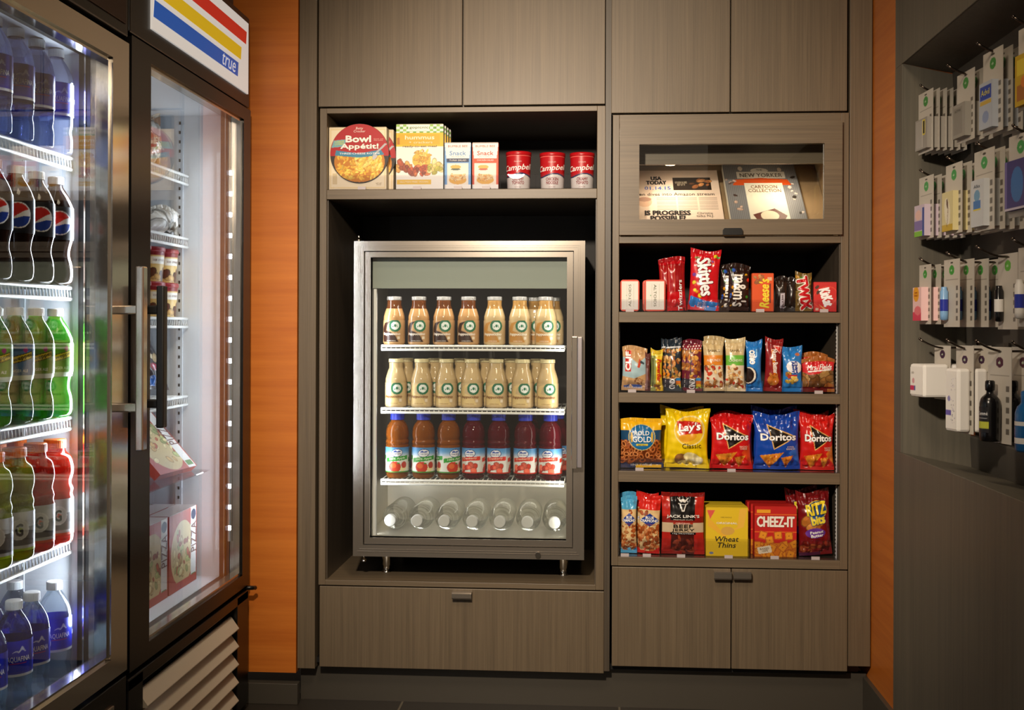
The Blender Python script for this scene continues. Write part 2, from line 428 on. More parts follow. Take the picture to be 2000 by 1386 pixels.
# dark liners inside the niche
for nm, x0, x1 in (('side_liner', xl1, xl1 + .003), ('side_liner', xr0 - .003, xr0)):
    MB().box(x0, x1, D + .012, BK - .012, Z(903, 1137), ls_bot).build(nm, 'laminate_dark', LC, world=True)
DR = empty('drawer_cabinet', (X(903), D, .11), label='wide drawer front of grey brown laminate under the small steel cooler', cat='drawer')
MB().box(X(626), X(1181), D + .02, 3.6, .125, zb - .002).build('cabinet_body', 'laminate_dark', DR, world=True)
dr = MB().box(X(626), X(1181.5), D, D + .019, Z(903, 1308), Z(903, 1149.5)).build('drawer', 'laminate_vertical', DR, world=True, bevel=.0012)
def handle_on(d, *a):
    h = handle(None, *a); h.parent = d; h.location = h.location - d.matrix_world.translation; return h
def hh(d, off, *a):
    h = handle(d, *a); return h
h = handle(DR, 886, 924, 1154, 1167); h.parent = dr; h.location = (0, 0, 0) ; h.location = Vector((0,0,0)) - (dr.location + DR.location) + Vector((0,0,0))

# ---------------------------------------------------------------- right shelving unit
RC = empty('shelving_unit', (X(1425), D, Z(1425, 1110)), label='tall open shelving unit of grey brown laminate filled with snacks', cat='shelves')
zt2, zb2 = Z(1425, 222), Z(1425, 1108)
sx0, sx1, sx2, sx3 = X(1195.5), X(1208.5), X(1642), X(1657)
for a, b in ((sx0, sx1), (sx2, sx3)): MB().box(a, b, D, BK, zb2, zt2).build('side_panel', 'laminate_vertical', RC, world=True, bevel=.001)
MB().box(sx1, sx2, D, BK, Z(1425, 239), zt2).build('top_panel', 'laminate_horizontal', RC, world=True, bevel=.0008)
MB().box(sx1, sx2, D, BK, zb2, Z(1425, 1091)).build('bottom_panel', 'laminate_horizontal', RC, world=True, bevel=.0008)
SH = []
for (a, b) in ((460.5, 474.5), (609.5, 630), (768, 787.5), (922, 943.5)):
    SH.append(Z(1425, a)); MB().box(sx1, sx2, D + .001, BK, Z(1425, b), Z(1425, a)).build('shelf', 'laminate_horizontal', RC, world=True, bevel=.0012)
SH.append(Z(1425, 1091))
MB().box(sx1, sx2, BK - .012, BK, Z(1425, 1091), SH[0]).build('back_panel', 'black_interior', RC, world=True)
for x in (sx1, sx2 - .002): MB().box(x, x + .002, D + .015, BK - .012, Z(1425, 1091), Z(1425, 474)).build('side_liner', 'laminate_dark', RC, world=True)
for x, nm in ((sx1 + .002, 1), (sx2 - .004, -1)):
    for (z0, z1) in ((Z(1425, 768), Z(1425, 630)), (Z(1425, 922), Z(1425, 787.5)), (Z(1425, 1091), Z(1425, 943.5))):
        mb = MB().box(x, x + .0015, D + .03, D + .042, z0, z1)
        q = z0 + .006
        while q < z1 - .004: mb.box(x - .0012 if nm < 0 else x + .0012, x + .0030, D + .033, D + .039, q, q + .004, 1); q += .0105
        mb.build('shelf_standard', ['white_plastic', 'black_plastic'], RC, world=True)
# newspaper case inside the unit: lit interior, valance, sloping stand, glazed flap door
mat('case_wood', '#a58a68', .55)
for x0, x1 in ((sx1, sx1 + .004), (sx2 - .004, sx2)): MB().box(x0, x1, D + .02, 3.5, SH[0], Z(1425, 239)).build('case_side', 'case_wood', RC, world=True)
MB().box(sx1, sx2, 3.5, 3.505, SH[0], Z(1425, 239)).build('case_back', 'case_wood', RC, world=True)
vz = onY(1425, 321, D + .09).z
MB().box(sx1, sx2, D + .08, D + .095, vz, Z(1425, 239)).build('valance', 'laminate_horizontal', RC, world=True)
pk = MB().lathe([(.0, 0), (.013, 0), (.0135, .003), (.0135, .006), (0, .006)], 20, (X(1308, 640, D + .12), D + .125, vz + .004)).build('puck_light', 'led_warm', RC, world=True)
d0 = MB(); x0, x1, z1, z0 = X(1208.8), X(1641.6), Z(1425, 240), Z(1425, 459)
gx0, gx1, gz1, gz0 = X(1247), X(1606.5), Z(1425, 282.5), Z(1425, 429)
for a in ((x0, gx0, D - .018, D, z0, z1), (gx1, x1, D - .018, D, z0, z1), (gx0, gx1, D - .018, D, gz1, z1), (gx0, gx1, D - .018, D, z0, gz0)): MB().box(*a).build('flap_door_rail', 'laminate_horizontal', RC, world=True)
MB().box(gx0, gx1, D - .011, D - .008, gz0, gz1).build('glass_pane', 'door_glass', RC, world=True)
for px in (1409,):
    mb = MB(); hx0, hx1, hz1, hz0 = X(1409), X(1447), Z(1425, 447), Z(1425, 460)
    mb.prism([(hx0 + .004, hz1), (hx1 - .004, hz1), (hx1, hz1 - .005), (hx1, hz0), (hx0, hz0), (hx0, hz1 - .005)], D - .030, D - .018, 'y')
    mb.build('handle', 'black_metal', RC, world=True, bevel=.001)
mb = MB().box(sx1, sx1 + .006, D - .014, D + .03, Z(1210, 276), Z(1210, 252)).build('hinge', 'chrome', RC, world=True)
lamp('puck_lamp', 'AREA', (X(1308, 640, D + .13), D + .13, vz - .003), (X(1380), D + .2, 1.2), 0.35, (1, .80, .55), .05)
lamp('puck_lamp', 'AREA', (X(1540, 640, D + .13), D + .13, vz - .003), (X(1500), D + .2, 1.2), 0.28, (1, .80, .55), .05)
BC = empty('base_cabinet', (X(1425), D, .11), label='low cabinet with two doors and paired metal pulls below the snack shelves', cat='cabinet')
MB().box(X(1197), X(1657), D + .02, 3.6, .125, zb2 - .002).build('cabinet_body', 'laminate_dark', BC, world=True)
for a, b, hx in ((1197, 1429, (1395, 1429)), (1431, 1657, (1432.5, 1467))):
    dd = MB().box(X(a), X(b), D, D + .019, Z(1425, 1305.5), Z(1425, 1110.5)).build('door', 'laminate_vertical', BC, world=True, bevel=.0012)
    h = handle(None, *hx, 1114, 1129); h.parent = dd; h.matrix_parent_inverse = Matrix.Identity(4); h.location = -(Vector(BC.location) + dd.location)
MB().box(X(1181.5), X(1192.5), D + .004, 3.6, .11, 2.7).build('trim_4', 'laminate_dark', world=True)['kind'] = 'structure'

# ---------------------------------------------------------------- display cabinet on the right with tilted niche
def nx(px, py, Y): return onY(px, py, Y)
YN = -1.2                        # far side of the niche; the panel runs on past the camera
zt3, zb3 = onX(1763, 126, XR).z, onX(1763, 884, XR).z
bt, bb = nx(1862, 145, YF), nx(1899, 914, YF)
XB = (bt.x, bb.x)
DC = empty('display_cabinet', (XR, YF, 0), label='grey wood display cabinet with recessed slatted niche of hanging toiletries', cat='cabinet')
MB().box(XR - .004, XR, YN, YE, 0, zb3).build('lower_panel', 'panel_grey', DC, world=True, bevel=.001)
MB().box(XR - .004, XR, YN, YE, zt3, 2.74).build('upper_panel', 'panel_grey', DC, world=True, bevel=.001)
MB().box(XR - .004, XR - .0002, YF, YE, zb3 + .0005, zt3 - .0005).build('stile', 'panel_grey', DC, world=True)
tk = .018
zbb, zbt = bb.z, bt.z
MB().add([(XR, YF, zb3), (XB[1], YF, zbb), (XB[0], YF, zbt), (XR, YF, zt3), (XR, YF + tk, zb3), (XB[1], YF + tk, zbb), (XB[0], YF + tk, zbt), (XR, YF + tk, zt3)],
         [(0, 1, 2, 3), (7, 6, 5, 4), (0, 3, 7, 4), (1, 5, 6, 2), (0, 4, 5, 1), (3, 2, 6, 7)]).build('side_panel', 'panel_grey', DC, world=True)
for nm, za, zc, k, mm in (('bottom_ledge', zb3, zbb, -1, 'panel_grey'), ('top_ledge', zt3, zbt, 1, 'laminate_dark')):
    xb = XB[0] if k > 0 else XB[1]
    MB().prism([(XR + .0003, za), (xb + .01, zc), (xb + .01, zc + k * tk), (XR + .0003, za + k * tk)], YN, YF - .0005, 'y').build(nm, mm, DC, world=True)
mat('slatwall', '#4a463f', .55); mat('slatwall_dark', '#14120f', .6)
# slatted back: boards with grooves between, leaning with the niche
zz = zbb - .02; bd = MB(); dv = Vector((XB[0] - XB[1], 0, zbt - zbb)); Ln = dv.length; dv.normalize(); nn = Vector((-dv.z, 0, dv.x))
def bp(s, o): p = Vector((XB[1], 0, zbb)) + dv * s - nn * o; return (p.x, p.z)
bd.prism([bp(-.02, .012), bp(Ln + .02, .012), bp(Ln + .02, .03), bp(-.02, .03)], YN, YF + .005, 'y', 1)
s = -.01
while s < Ln:
    e = min(s + .088, Ln + .01); bd.prism([bp(s, 0), bp(s + .004, -.002), bp(e - .004, -.002), bp(e, 0), bp(e, .012), bp(s, .012)], YN, YF, 'y', 0); s += .1
bd.build('slatted_back', ['slatwall', 'slatwall_dark'], DC, world=True)
def backx(z): return XB[1] + (XB[0] - XB[1]) * (z - zbb) / (zbt - zbb)
# ================================================================ upright glass-door coolers on the left
def wire_shelf(parent, x0, x1, y0, y1, z, name='shelf', front='x', pitch=.0125, lip=.022):
    """white wire shelf; front edge at x1 (front='x') or y0 (front='y')"""
    mb = MB(); r = .0017
    if front == 'x':
        n = int((y1 - y0) / pitch)
        for i in range(n + 1): y = y0 + (y1 - y0) * i / n; mb.tube([(x0, y, z), (x1, y, z), (x1 + .001, y, z - lip)], r, 5)
        for x in (x0, (x0 + x1) / 2): mb.tube([(x, y0, z - .004), (x, y1, z - .004)], .003, 6)
        for q in (0, -lip): mb.tube([(x1 + .003, y0, z + q), (x1 + .003, y1, z + q)], .0036, 8)
    else:
        n = int((x1 - x0) / pitch)
        for i in range(n + 1): x = x0 + (x1 - x0) * i / n; mb.tube([(x, y1, z), (x, y0, z), (x, y0 - .001, z - lip)], r, 5)
        for y in (y1, (y0 + y1) / 2): mb.tube([(x0, y, z - .004), (x1, y, z - .004)], .003, 6)
        for q in (0, -lip): mb.tube([(x0, y0 - .003, z + q), (x1, y0 - .003, z + q)], .0036, 8)
    return mb.build(name, 'white_wire', parent, world=True)

def standard(parent, x0, x1, y, z0, z1):
    """perforated shelf upright on the far side wall"""
    mb = MB().box(x0, x1, y - .004, y, z0, z1); q = z0 + .02
    while q < z1: mb.box(x0 + .006, x1 - .006, y - .0046, y - .003, q, q + .008, 1); q += .025
    return mb.build('shelf_standard', ['white_liner', 'black_plastic'], parent, world=True)

def cooler(label, y0, y1, zb, zt, fn, ff, gt, gb, iy0, iy1, ix, steel, jamb, led_x, led_z, led_n, shelves, hy, hx, hz, hst, top, zf=None):
    zf = zf or zb + .034
    r = empty('glass_door_cooler', (XL - .35, (y0 + y1) / 2, 0), label=label, cat='cooler', group='upright glass door coolers')
    xb, xo = -1.74, XL - .05              # back, front of the body
    MB().box(xb, xo, y0, iy0 - .005, .02, top).box(xb, xo, iy1 + .004, y1, .02, top).box(xb, -1.52, iy0 - .005, iy1 + .004, .02, top) \
        .box(-1.52, xo, iy0 - .005, iy1 + .004, zt - .02, top).box(-1.52, xo, iy0 - .005, iy1 + .004, .02, zf - .004).build('cabinet', 'black_metal', r, world=True, bevel=.002)
    iz0, iz1 = zf - .002, zt - .022
    MB().box(-1.515, ix, iy1, iy1 + .003, iz0, iz1).box(-1.515, ix, iy0 - .004, iy0, iz0, iz1).box(-1.519, -1.515, iy0, iy1, iz0, iz1) \
        .box(-1.515, ix, iy0, iy1, iz0, iz0 + .002).box(-1.515, ix, iy0, iy1, iz1 - .002, iz1).build('liner', 'white_liner', r, world=True)
    jb = MB().box(ix, xo + .002, iy1 - .001, iy1 + .003, iz0, iz1).box(ix, xo + .002, iy0 - .004, iy0, iz0, iz1).box(ix, xo + .002, iy0, iy1, iz0 - .004, iz0 + .001).box(ix, xo + .002, iy0, iy1, iz1 - .002, iz1 + .002)
    jb.build('jamb', jamb, r, world=True)
    sl = MB()
    for q in (.012, .030): sl.box(ix + q, ix + q + .003, iy1 - .004, iy1, iz0, iz1)
    sl.build('jamb_strip', 'steel', r, world=True)
    # LED column on the far jamb, facing the shelves
    MB().box(led_x - .006, led_x + .006, iy1 - .010, iy1 - .002, led_z[0], led_z[1]).build('led_channel', 'steel', r, world=True)
    MB().box(led_x - .003, led_x + .003, iy1 - .012, iy1 - .0101, led_z[0], led_z[1]).build('led_strip', 'led_dots', r, world=True)
    # door: frame of four mitred bars, glass, gasket
    fm_ = 'steel' if steel else 'black_metal'
    zo0, zo1 = zb, zt; yo0, yo1 = y0 + .004, y1 - .004; yi0, yi1 = yo0 + fn, yo1 - ff; zi0, zi1 = gb, gt
    def ring(a0, a1, b0, b1, c0, c1, d0, d1, xf, xk, m_, nm, par, bev=.004):
        """bars between outer a/b and inner c/d rectangles (y0,y1,z0,z1), thickness xk..xf"""
        mb = MB()
        for P in ([(a0, b0), (a1, b0), (c1, d0), (c0, d0)], [(a1, b0), (a1, b1), (c1, d1), (c1, d0)], [(a1, b1), (a0, b1), (c0, d1), (c1, d1)], [(a0, b1), (a0, b0), (c0, d0), (c0, d1)]):
            mb.prism(P, xk, xf, 'x')
        return mb.build(nm, m_, par, world=True, bevel=bev)
    ring(yo0, yo1, zo0, zo1, yi0, yi1, zi0, zi1, XL, XL - .045, fm_, 'door_frame', r)
    ring(yi0, yi1, zi0, zi1, yi0 + .008, yi1 - .008, zi0 + .008, zi1 - .008, XL - .006, XL - .03, 'chrome' if steel else 'steel', 'inner_trim', r, .002)
    MB().box(XL - .022, XL - .018, yi0 + .004, yi1 - .004, zi0 + .004, zi1 - .004).build('glass_pane', 'door_glass', r, world=True)
    # handle
    hm = 'steel' if steel else 'black_plastic'
    h = MB().box(hx - .008, hx + .008, hy - .012, hy + .012, hz[0], hz[1])
    for z in hst: h.box(XL - .004, hx, hy - .006, hy + .006, z - .009, z + .009)
    h.build('handle', hm, r, world=True, bevel=.003)
    for z in shelves: wire_shelf(r, -1.50, onY(127, 640, iy1 - .03).x if steel else onY(358, 640, 2.955).x, iy0 + .004, iy1 - .008, z)
    return r

# the nearer, steel-framed cooler
def yX(px): return onX(px, 640, XL).y
yA1, yAe = yX(248), yX(252); yA0 = yA1 - .745; iA = yA1 - .010
yB0, yB1 = yX(254), 3.05; iB = yB1 - .066
CZ = [onY(127, y, yA1 - .05).z for y in (306, 562, 818, 1062)] + [onY(150, 1345, yA1 - .05).z]
zA0, zA1 = onX(245, 1309, XL).z, onX(250, 84, XL).z
ZFA = onY(110, 1338, iA - .045).z
hYA, hYB = yA1 - .034, yX(268) + .04
A = cooler('upright cooler with brushed steel door frame full of drink bottles at the left edge', yA0, yAe, zA0, zA1, .05, yA1 - yX(219) - .004 + (yAe - yA1), zA1 - .045, zA0 + .04, yA0 + .05, iA, onY(153, 640, iA).x,
           True, 'dark_jamb', onY(190, 640, iA).x, (.45, 1.50), 19, CZ[:4], hYA, onY(276, 700, hYA).x, (onY(276, 880, hYA).z, onY(276, 520, hYA).z), (onY(276, 605, hYA).z, onY(276, 796, hYA).z), 2.0, ZFA)
standard(A, onY(38, 1100, iA).x, onY(20, 1100, iA).x + .03, iA, .40, 1.58)
zB0, zB1 = .341, 1.628
B = cooler('upright cooler with black door frame and striped sign standing beside the orange wall', yB0, yB1, zB0, zB1, yX(292) - yB0, yB1 - yX(475) - .004, onX(475, 232, XL).z, onX(292, 1252, XL).z, yB0 + .055, iB, onY(430, 640, iB).x,
           False, 'brown_jamb', onY(452, 640, iB).x, (.47, 1.46), 18, [onY(356, y, 2.955).z for y in (343, 466, 622, 774)], hYB, max(onY(316, 690, hYB).x, XL + .018), (onY(316, 835, hYB).z, onY(316, 558, hYB).z), (onY(316, 605, hYB).z, onY(316, 788, hYB).z), 2.0)
BSX = onY(358, 640, 2.955).x                # front of the shelves in the farther cooler
standard(B, onY(345, 640, iB).x, onY(357, 640, iB).x, iB, .41, 1.58)
zq = onY(405, 918, iB - .05).z
MB().box(-1.50, onY(405, 918, iB - .05).x, yB0 + .07, iB - .03, zq - .003, zq).build('clear_shelf', 'acrylic', B, world=True)
# coolers: interior light
for par, xx, yy, z0, z1, p in ((A, XL - .082, iA - .017, .45, 1.52, 5.2), (B, XL - .051, iB - .017, .45, 1.5, 1.7), (A, XL - .082, yA0 + .07, .45, 1.52, 5.0), (B, XL - .051, yB0 + .072, .45, 1.5, 1.7)):
    s = 1 if yy in (iA - .017, iB - .017) else -1
    o = lamp('led_tube', 'AREA', (xx, yy - .012 * s, (z0 + z1) / 2), (-1.3, yy - .30 * s, (z0 + z1) / 2), p, (.80, .88, 1.0), .02, z1 - z0)
    o.rotation_euler = (Vector((-1.3 - xx, -.30 * s, 0))).to_track_quat('-Z', 'Y').to_euler()
    o.parent = par; o.location = Vector(o.location) - par.location

# signs above the doors
mat('sign_white', '#e9e7e2', .35, 0, Emission_Color='#f4f0ea', Emission_Strength=.42)
for nm, c in (('sign_red', '#d9301f'), ('sign_yellow', '#f0c81c'), ('sign_blue', '#1c5fc0'), ('sign_text', '#ffffff')):
    mat(nm, c, .35, 0, Emission_Color=c, Emission_Strength=.38)
sg0, sg1, sz0, sz1 = yX(295), yX(483), onX(483, 183, XL).z, onX(480, 42, XL).z
print('sign', sz0, sz1, yA1, yB0, zA0, zA1)
SB = MB().box(XL - .10, XL - .004, yB0 + .003, 3.046, 1.634, sz1 + .02).build('sign_box', 'black_metal', B, world=True, bevel=.003)
MB().box(XL - .004, XL + .0005, sg0, sg1, sz0, sz1).build('sign_panel', 'sign_white', B, world=True)
def band(z0, z1, yr, m_, nm, yl=2.37, sl=.5):
    d = (z1 - z0) * .15
    mb = MB().prism([(yl, z0), (yr, z0), (yr + d, z1), (yl + d, z1)], XL + .0006, XL + .0011, 'x'); mb.build(nm, m_, B, world=True)
    t = .0035; mb = MB()
    a = MB().prism([(yl - t, z0 - t), (yr + t, z0 - t), (yr + t + d, z1 + t), (yl + d - t, z1 + t)], XL + .0003, XL + .0007, 'x').build(nm + '_edge', 'sign_white', B, world=True)
for px, p0, p1, m_, nm, yl in ((462, 148, 120, 'sign_blue', 'blue_stripe', 297), (468, 115, 90, 'sign_yellow', 'yellow_stripe', 300), (478, 85, 60, 'sign_red', 'red_stripe', 303)):
    band(onX(px, p0, XL).z, onX(px, p1, XL).z, yX(px), m_, nm, yX(yl))
bz0, bz1 = onX(462, 148, XL).z, onX(462, 120, XL).z
v, f = tmesh('true', .3)
lo, hi = v.min(0), v.max(0); sc_ = .105 / (hi[0] - lo[0])
MB().add([(XL + .0016, yX(462) - .125 + (p[0] - lo[0]) * sc_, bz0 + .004 + (p[1] - lo[1]) * sc_ * .86) for p in v], f).build('lettering', 'sign_text', B, world=True)
# header of the nearer cooler
MB().box(XL - .10, XL - .002, yA0, yAe - .003, zA1 + .012, 1.93).build('header', 'black_metal', A, world=True, bevel=.004)
MB().box(XL - .002, XL + .001, yA0 + .03, yAe - .02, zA1 + .035, 1.91).build('header_panel', 'brown_jamb', A, world=True, bevel=.003)
# louvred grilles
mat('cream_metal', '#d8ccb8', .45)
def grille(par, y0, y1, z1, n, dz):
    mb = MB()
    for i in range(n):
        z = z1 - i * dz
        mb.prism([(XL - .022, z), (XL - .016, z + .001), (XL + .006, z - dz * .62), (XL + .004, z - dz * .70), (XL - .022, z - dz * .72)], y0, y1, 'y')
    mb.build('louvred_grille', 'cream_metal', par, world=True, bevel=.0015)
grille(B, yX(286), yX(465), onX(465, 1203, XL).z, 6, .0475)
MB().box(XL - .045, XL - .002, yB0 + .002, yX(284), .02, .325).box(XL - .045, XL - .002, yX(467), 3.046, .02, .325).box(XL - .045, XL - .002, yB0 + .002, 3.046, .302, .328).box(XL - .045, XL - .030, yX(284), yX(467), .02, .302).build('grille_frame', 'black_metal', B, world=True, bevel=.002)
MB().box(XL - .045, XL - .002, yA0, yAe - .002, .02, zA0 - .012).build('lower_panel', 'black_metal', A, world=True, bevel=.002)
MB().box(XL - .002, XL + .003, yA0 + .06, yAe - .07, .06, zA0 - .05).build('grille_plate', 'steel', A, world=True, bevel=.003)
MB().tube([(XL - .02, 3.035, .333), (XL + .012, 3.035, .333), (XL + .016, 3.05, .330)], .006, 8).build('hinge', 'black_metal', B, world=True)

# ================================================================ countertop cooler in the left cabinet
YD = 3.145
nf = Z(903, 1137)
def cx(px, Y=YD): return onY(px, 760, Y).x
def cz(py, Y=YD): return onY(920, py, Y).z
CC = empty('countertop_cooler', (cx(918), YD + .2, nf), label='small steel framed glass door cooler on legs inside the open cabinet', cat='cooler')
ox0, ox1, oz1, oz0 = cx(695), cx(1142), cz(472), cz(1085)
gx0, gx1, gz1, gz0 = cx(726), cx(1107), cz(503), cz(1050)
def face_ring(o, i, yf, yk, m_, nm, bev=.003):
    (a0, a1, b0, b1), (c0, c1, d0, d1) = o, i; mb = MB()
    for P in ([(a0, b0), (a1, b0), (c1, d0), (c0, d0)], [(a1, b0), (a1, b1), (c1, d1), (c1, d0)], [(a1, b1), (a0, b1), (c0, d1), (c1, d1)], [(a0, b1), (a0, b0), (c0, d0), (c0, d1)]):
        mb.prism(P, yf, yk, 'y')
    return mb.build(nm, m_, CC, world=True, bevel=bev)
def lerp(o, i, t): return tuple(a + (b - a) * t for a, b in zip(o, i))
O, I = (ox0, ox1, oz0, oz1), (gx0, gx1, gz0, gz1)
face_ring(O, lerp(O, I, .62), YD - .032, YD + .012, 'steel', 'door_frame', .011)
face_ring(lerp(O, I, .66), I, YD - .022, YD + .008, 'steel', 'inner_frame', .006)
face_ring(lerp(O, I, .26), lerp(O, I, .30), YD - .0335, YD - .02, 'steel', 'frame_ridge', .001)
face_ring(lerp(O, I, .38), lerp(O, I, .42), YD - .0335, YD - .02, 'steel', 'frame_ridge', .001)
face_ring(lerp(O, I, .3), lerp(O, I, 1.0), YD - .016, YD + .006, 'black_metal', 'frame_groove', 0)
MB().box(gx0 - .004, gx1 + .004, YD - .006, YD - .002, gz0 - .004, gz1 + .004).build('glass_pane', 'door_glass', CC, world=True)
YB = 3.53
bx0, bx1, bz0, bz1 = ox0 + .004, ox1 - .004, oz0 + .004, oz1 - .004
wl = .018
MB().box(bx0, bx0 + wl, YD + .014, YB, bz0, bz1).box(bx1 - wl, bx1, YD + .014, YB, bz0, bz1).box(bx0, bx1, YB - wl, YB, bz0, bz1) \
    .box(bx0, bx1, YD + .014, YB, bz0, bz0 + .018).box(bx0, bx1, YD + .014, YB, bz1 - .03, bz1).build('cabinet', 'black_metal', CC, world=True)
lx0, lx1, lz0, lz1 = bx0 + wl + .001, bx1 - wl - .001, bz0 + .019, bz1 - .031
fz0 = cz(1043, 3.2)
MB().box(lx0, lx0 + .003, YD + .014, YB - wl, lz0, lz1).box(lx1 - .003, lx1, YD + .014, YB - wl, lz0, lz1).box(lx0, lx1, YB - wl - .004, YB - wl - .001, lz0, lz1).box(lx0, lx1, YD + .014, YB - wl, lz0, fz0).build('liner', 'alu_liner', CC, world=True)
MB().box(lx0, lx1, 3.50, 3.504, cz(940, 3.5), lz1).build('back_liner', 'black_interior', CC, world=True)
hp0 = cz(563, YD + .02)
MB().box(lx0, lx1, YD + .018, YD + .030, hp0, lz1).build('header_panel', 'header_panel', CC, world=True)
lx = cx(733, 3.17)
MB().box(lx - .004, lx + .004, YD + .018, YD + .03, fz0, hp0 - .002).build('door_post', 'white_plastic', CC, world=True)
CS = [cz(676, 3.19), cz(799, 3.19), cz(939, 3.19)]
for z in CS: wire_shelf(CC, cx(745, 3.19), cx(1103, 3.19), 3.19, 3.49, z, front='y', pitch=.0135, lip=.010)
for px in (756, 1101):
    for y in (YD + .075, YD + .32):
        x = onY(px, 900, YD + .075).x
        MB().lathe([(.0145, nf + .0005), (.0145, nf + .003), (.0105, nf + .006), (.0108, nf + .018), (.0135, nf + .021), (.0138, oz0 + .004)], 20, (x, y, 0)).build('leg', 'chrome', CC, world=True)
hb0, hb1 = cx(1116, YD - .07), cx(1137, YD - .07)
hm_ = mat('handle_grey', '#a8a2a6', .3, .6)
MB().box(hb0, (hb0 * .45 + hb1 * .55), YD - .062, YD - .030, cz(912, 3.09), cz(656, 3.09), 0).box((hb0 * .45 + hb1 * .55), hb1, YD - .066, YD - .032, cz(910, 3.09), cz(657, 3.09), 1).build('handle', ['brown_handle' if 0 else 'steel', 'handle_grey'], CC, world=True, bevel=.002)
MB().lathe([(.0075, 0), (.0075, .006), (.005, .008)], 20, (cx(1053), YD - .040, cz(1076)), axis='y').build('lock', 'chrome', CC, world=True)
for px, py in ((700, 466), (712, 1094)):
    MB().lathe([(.007, 0), (.007, .008), (.0035, .008), (.0035, .016)], 12, (cx(px), YD, cz(py) - .008)).build('hinge_pin', 'chrome', CC, world=True)
o = lamp('cooler_led_and_fill', 'AREA', (gx0 + .012, YD + .034, (fz0 + hp0) / 2), (0, 0, 0), 0.75, (.95, .96, 1.0), .012, hp0 - fz0)
o.rotation_euler = Vector((.5, .45, 0)).to_track_quat('-Z', 'Y').to_euler()
o2 = lamp('cooler_led_and_fill', 'AREA', (gx1 - .012, YD + .034, (fz0 + hp0) / 2), (0, 0, 0), 0.38, (1, .93, .82), .012, hp0 - fz0)  # added fill on the right; the cooler's own LED is on the left
o2.rotation_euler = Vector((-.5, .45, 0)).to_track_quat('-Z', 'Y').to_euler()

o3 = lamp('cooler_led_and_fill', 'AREA', ((gx0 + gx1) / 2, YD + .045, hp0 - .004), ((gx0 + gx1) / 2, YD + .2, hp0 - .4), .6, (1, .95, .86), gx1 - gx0 - .06, .012)  # added fill under the header, evens out the bottle rows
o4 = lamp('cooler_led_and_fill', 'AREA', ((gx0 + gx1) / 2, 3.40, CS[2] - .022), ((gx0 + gx1) / 2, 3.42, 0), .75, (1, .95, .86), gx1 - gx0 - .06, .03)  # added fill below the bottom rack, brightens the back
for q in (o, o2, o3, o4): q.parent = CC; q.location = Vector(q.location) - CC.location
# ================================================================ packaged snacks
YP = 3.125
def dims(x0, x1, y0, Y, zb):
    a, b = onY(x0, y0, Y), onY(x1, y0, Y); return (a.x + b.x) / 2, b.x - a.x, (a.z + b.z) / 2 - zb
def make_bag(name, W, H, T, paint, back, loc, label, cat, group=None, seal=.011, seed=1, wr=1.0, rz=0, ry=0, rx=0, foil='print_foil', crimp=None):
    loc = (loc[0], loc[1], loc[2] + .0012 + abs(math.sin(ry)) * W / 2)
    cv = Cv(W, H, back); paint(cv)
    P = [cv.emit(bag_map(W, H, T, seal, seed, wr=wr), .0011)]
    cb = Cv(W, H, back, .004); q = cb.emit(bag_map(W, H, T, seal, seed, wr=wr, side=1)); P.append((q[0], [f[::-1] for f in q[1]], q[2], q[3]))
    o = colmesh(name, P, foil, loc=loc); tag(o, label, cat, group)
    # crimped strip along the top seal
    n = max(8, int(W / .0022)); c1 = lin(crimp or back); vs, fs, cs = [], [], []
    f = bag_map(W, H, T, seal, seed, wr=wr)
    for i in range(n + 1):
        x = -W / 2 + W * i / n
        for z in (H - seal * .95, H - .0008):
            p = f(np.array([x]), np.array([z]), .0006 + (.0007 if i % 2 else 0))[0]; vs.append(p); cs.append(np.array(c1) * (1.0 if i % 2 else .8))
    for i in range(n): fs.append([2 * i, 2 * i + 2, 2 * i + 3, 2 * i + 1])
    colmesh('crimped_seal', [(vs, fs, cs, 0)], foil, parent=o)
    o.rotation_euler = (rx, ry, rz); return o
def make_box(name, W, H, T, paint, side, top, loc, label, cat, group=None, rz=0, ry=0, top_text=None, side_art=None):
    cv = Cv(W, H, side); paint(cv); P = [cv.emit(flat_map(T), .0004)]
    mb = MB().box(-W / 2, W / 2, -T / 2 + .0003, T / 2, 0, H); v, f, c, ns = solid(mb, side)
    P.append((v, f, c, 0))
    mt = MB().add([(-W / 2, -T / 2, H + .0003), (W / 2, -T / 2, H + .0003), (W / 2, T / 2, H + .0003), (-W / 2, T / 2, H + .0003)], [(0, 1, 2, 3)]); P.append(solid(mt, top))
    o = colmesh(name, P, 'print_card', smooth=False, loc=loc); tag(o, label, cat, group); o.rotation_euler = (0, ry, rz)
    # tucked lid flap along the front top edge
    MBf = MB().box(-W / 2 + .001, W / 2 - .001, -T / 2 - .0006, T / 2 - .001, H + .0004, H + .0012); colmesh('lid_flap', [solid(MBf, top)], 'print_card', smooth=False, parent=o)
    return o
def again(o, loc, label, rz=None):
    c = copy_tree(o); c.location = loc; c['label'] = label
    if rz is not None: c.rotation_euler.z = rz
    return c
NUT = ['#b5713a', '#c98a4e', '#9a5628', '#d8a566', '#e6c088']
def chip(cv, pts):
    cv.poly(pts, '#e08a2a'); m = cv.inp(pts); cv.blobs((min(p[0] for p in pts), min(p[1] for p in pts), max(p[0] for p in pts), max(p[1] for p in pts)), 26, .022, ['#d8701c', '#eeaa48', '#c4561a'], m)

# ---- shelf row A (base SH[1])
zA, zB_, zC_, zD_ = [z + .0025 for z in SH[1:5]]
def row(x0, x1, y0, zb, T, dy=0): c, w, h = dims(x0, x1, y0, YP + dy, zb); return c, w, h, (c, YP + dy + T / 2, zb)

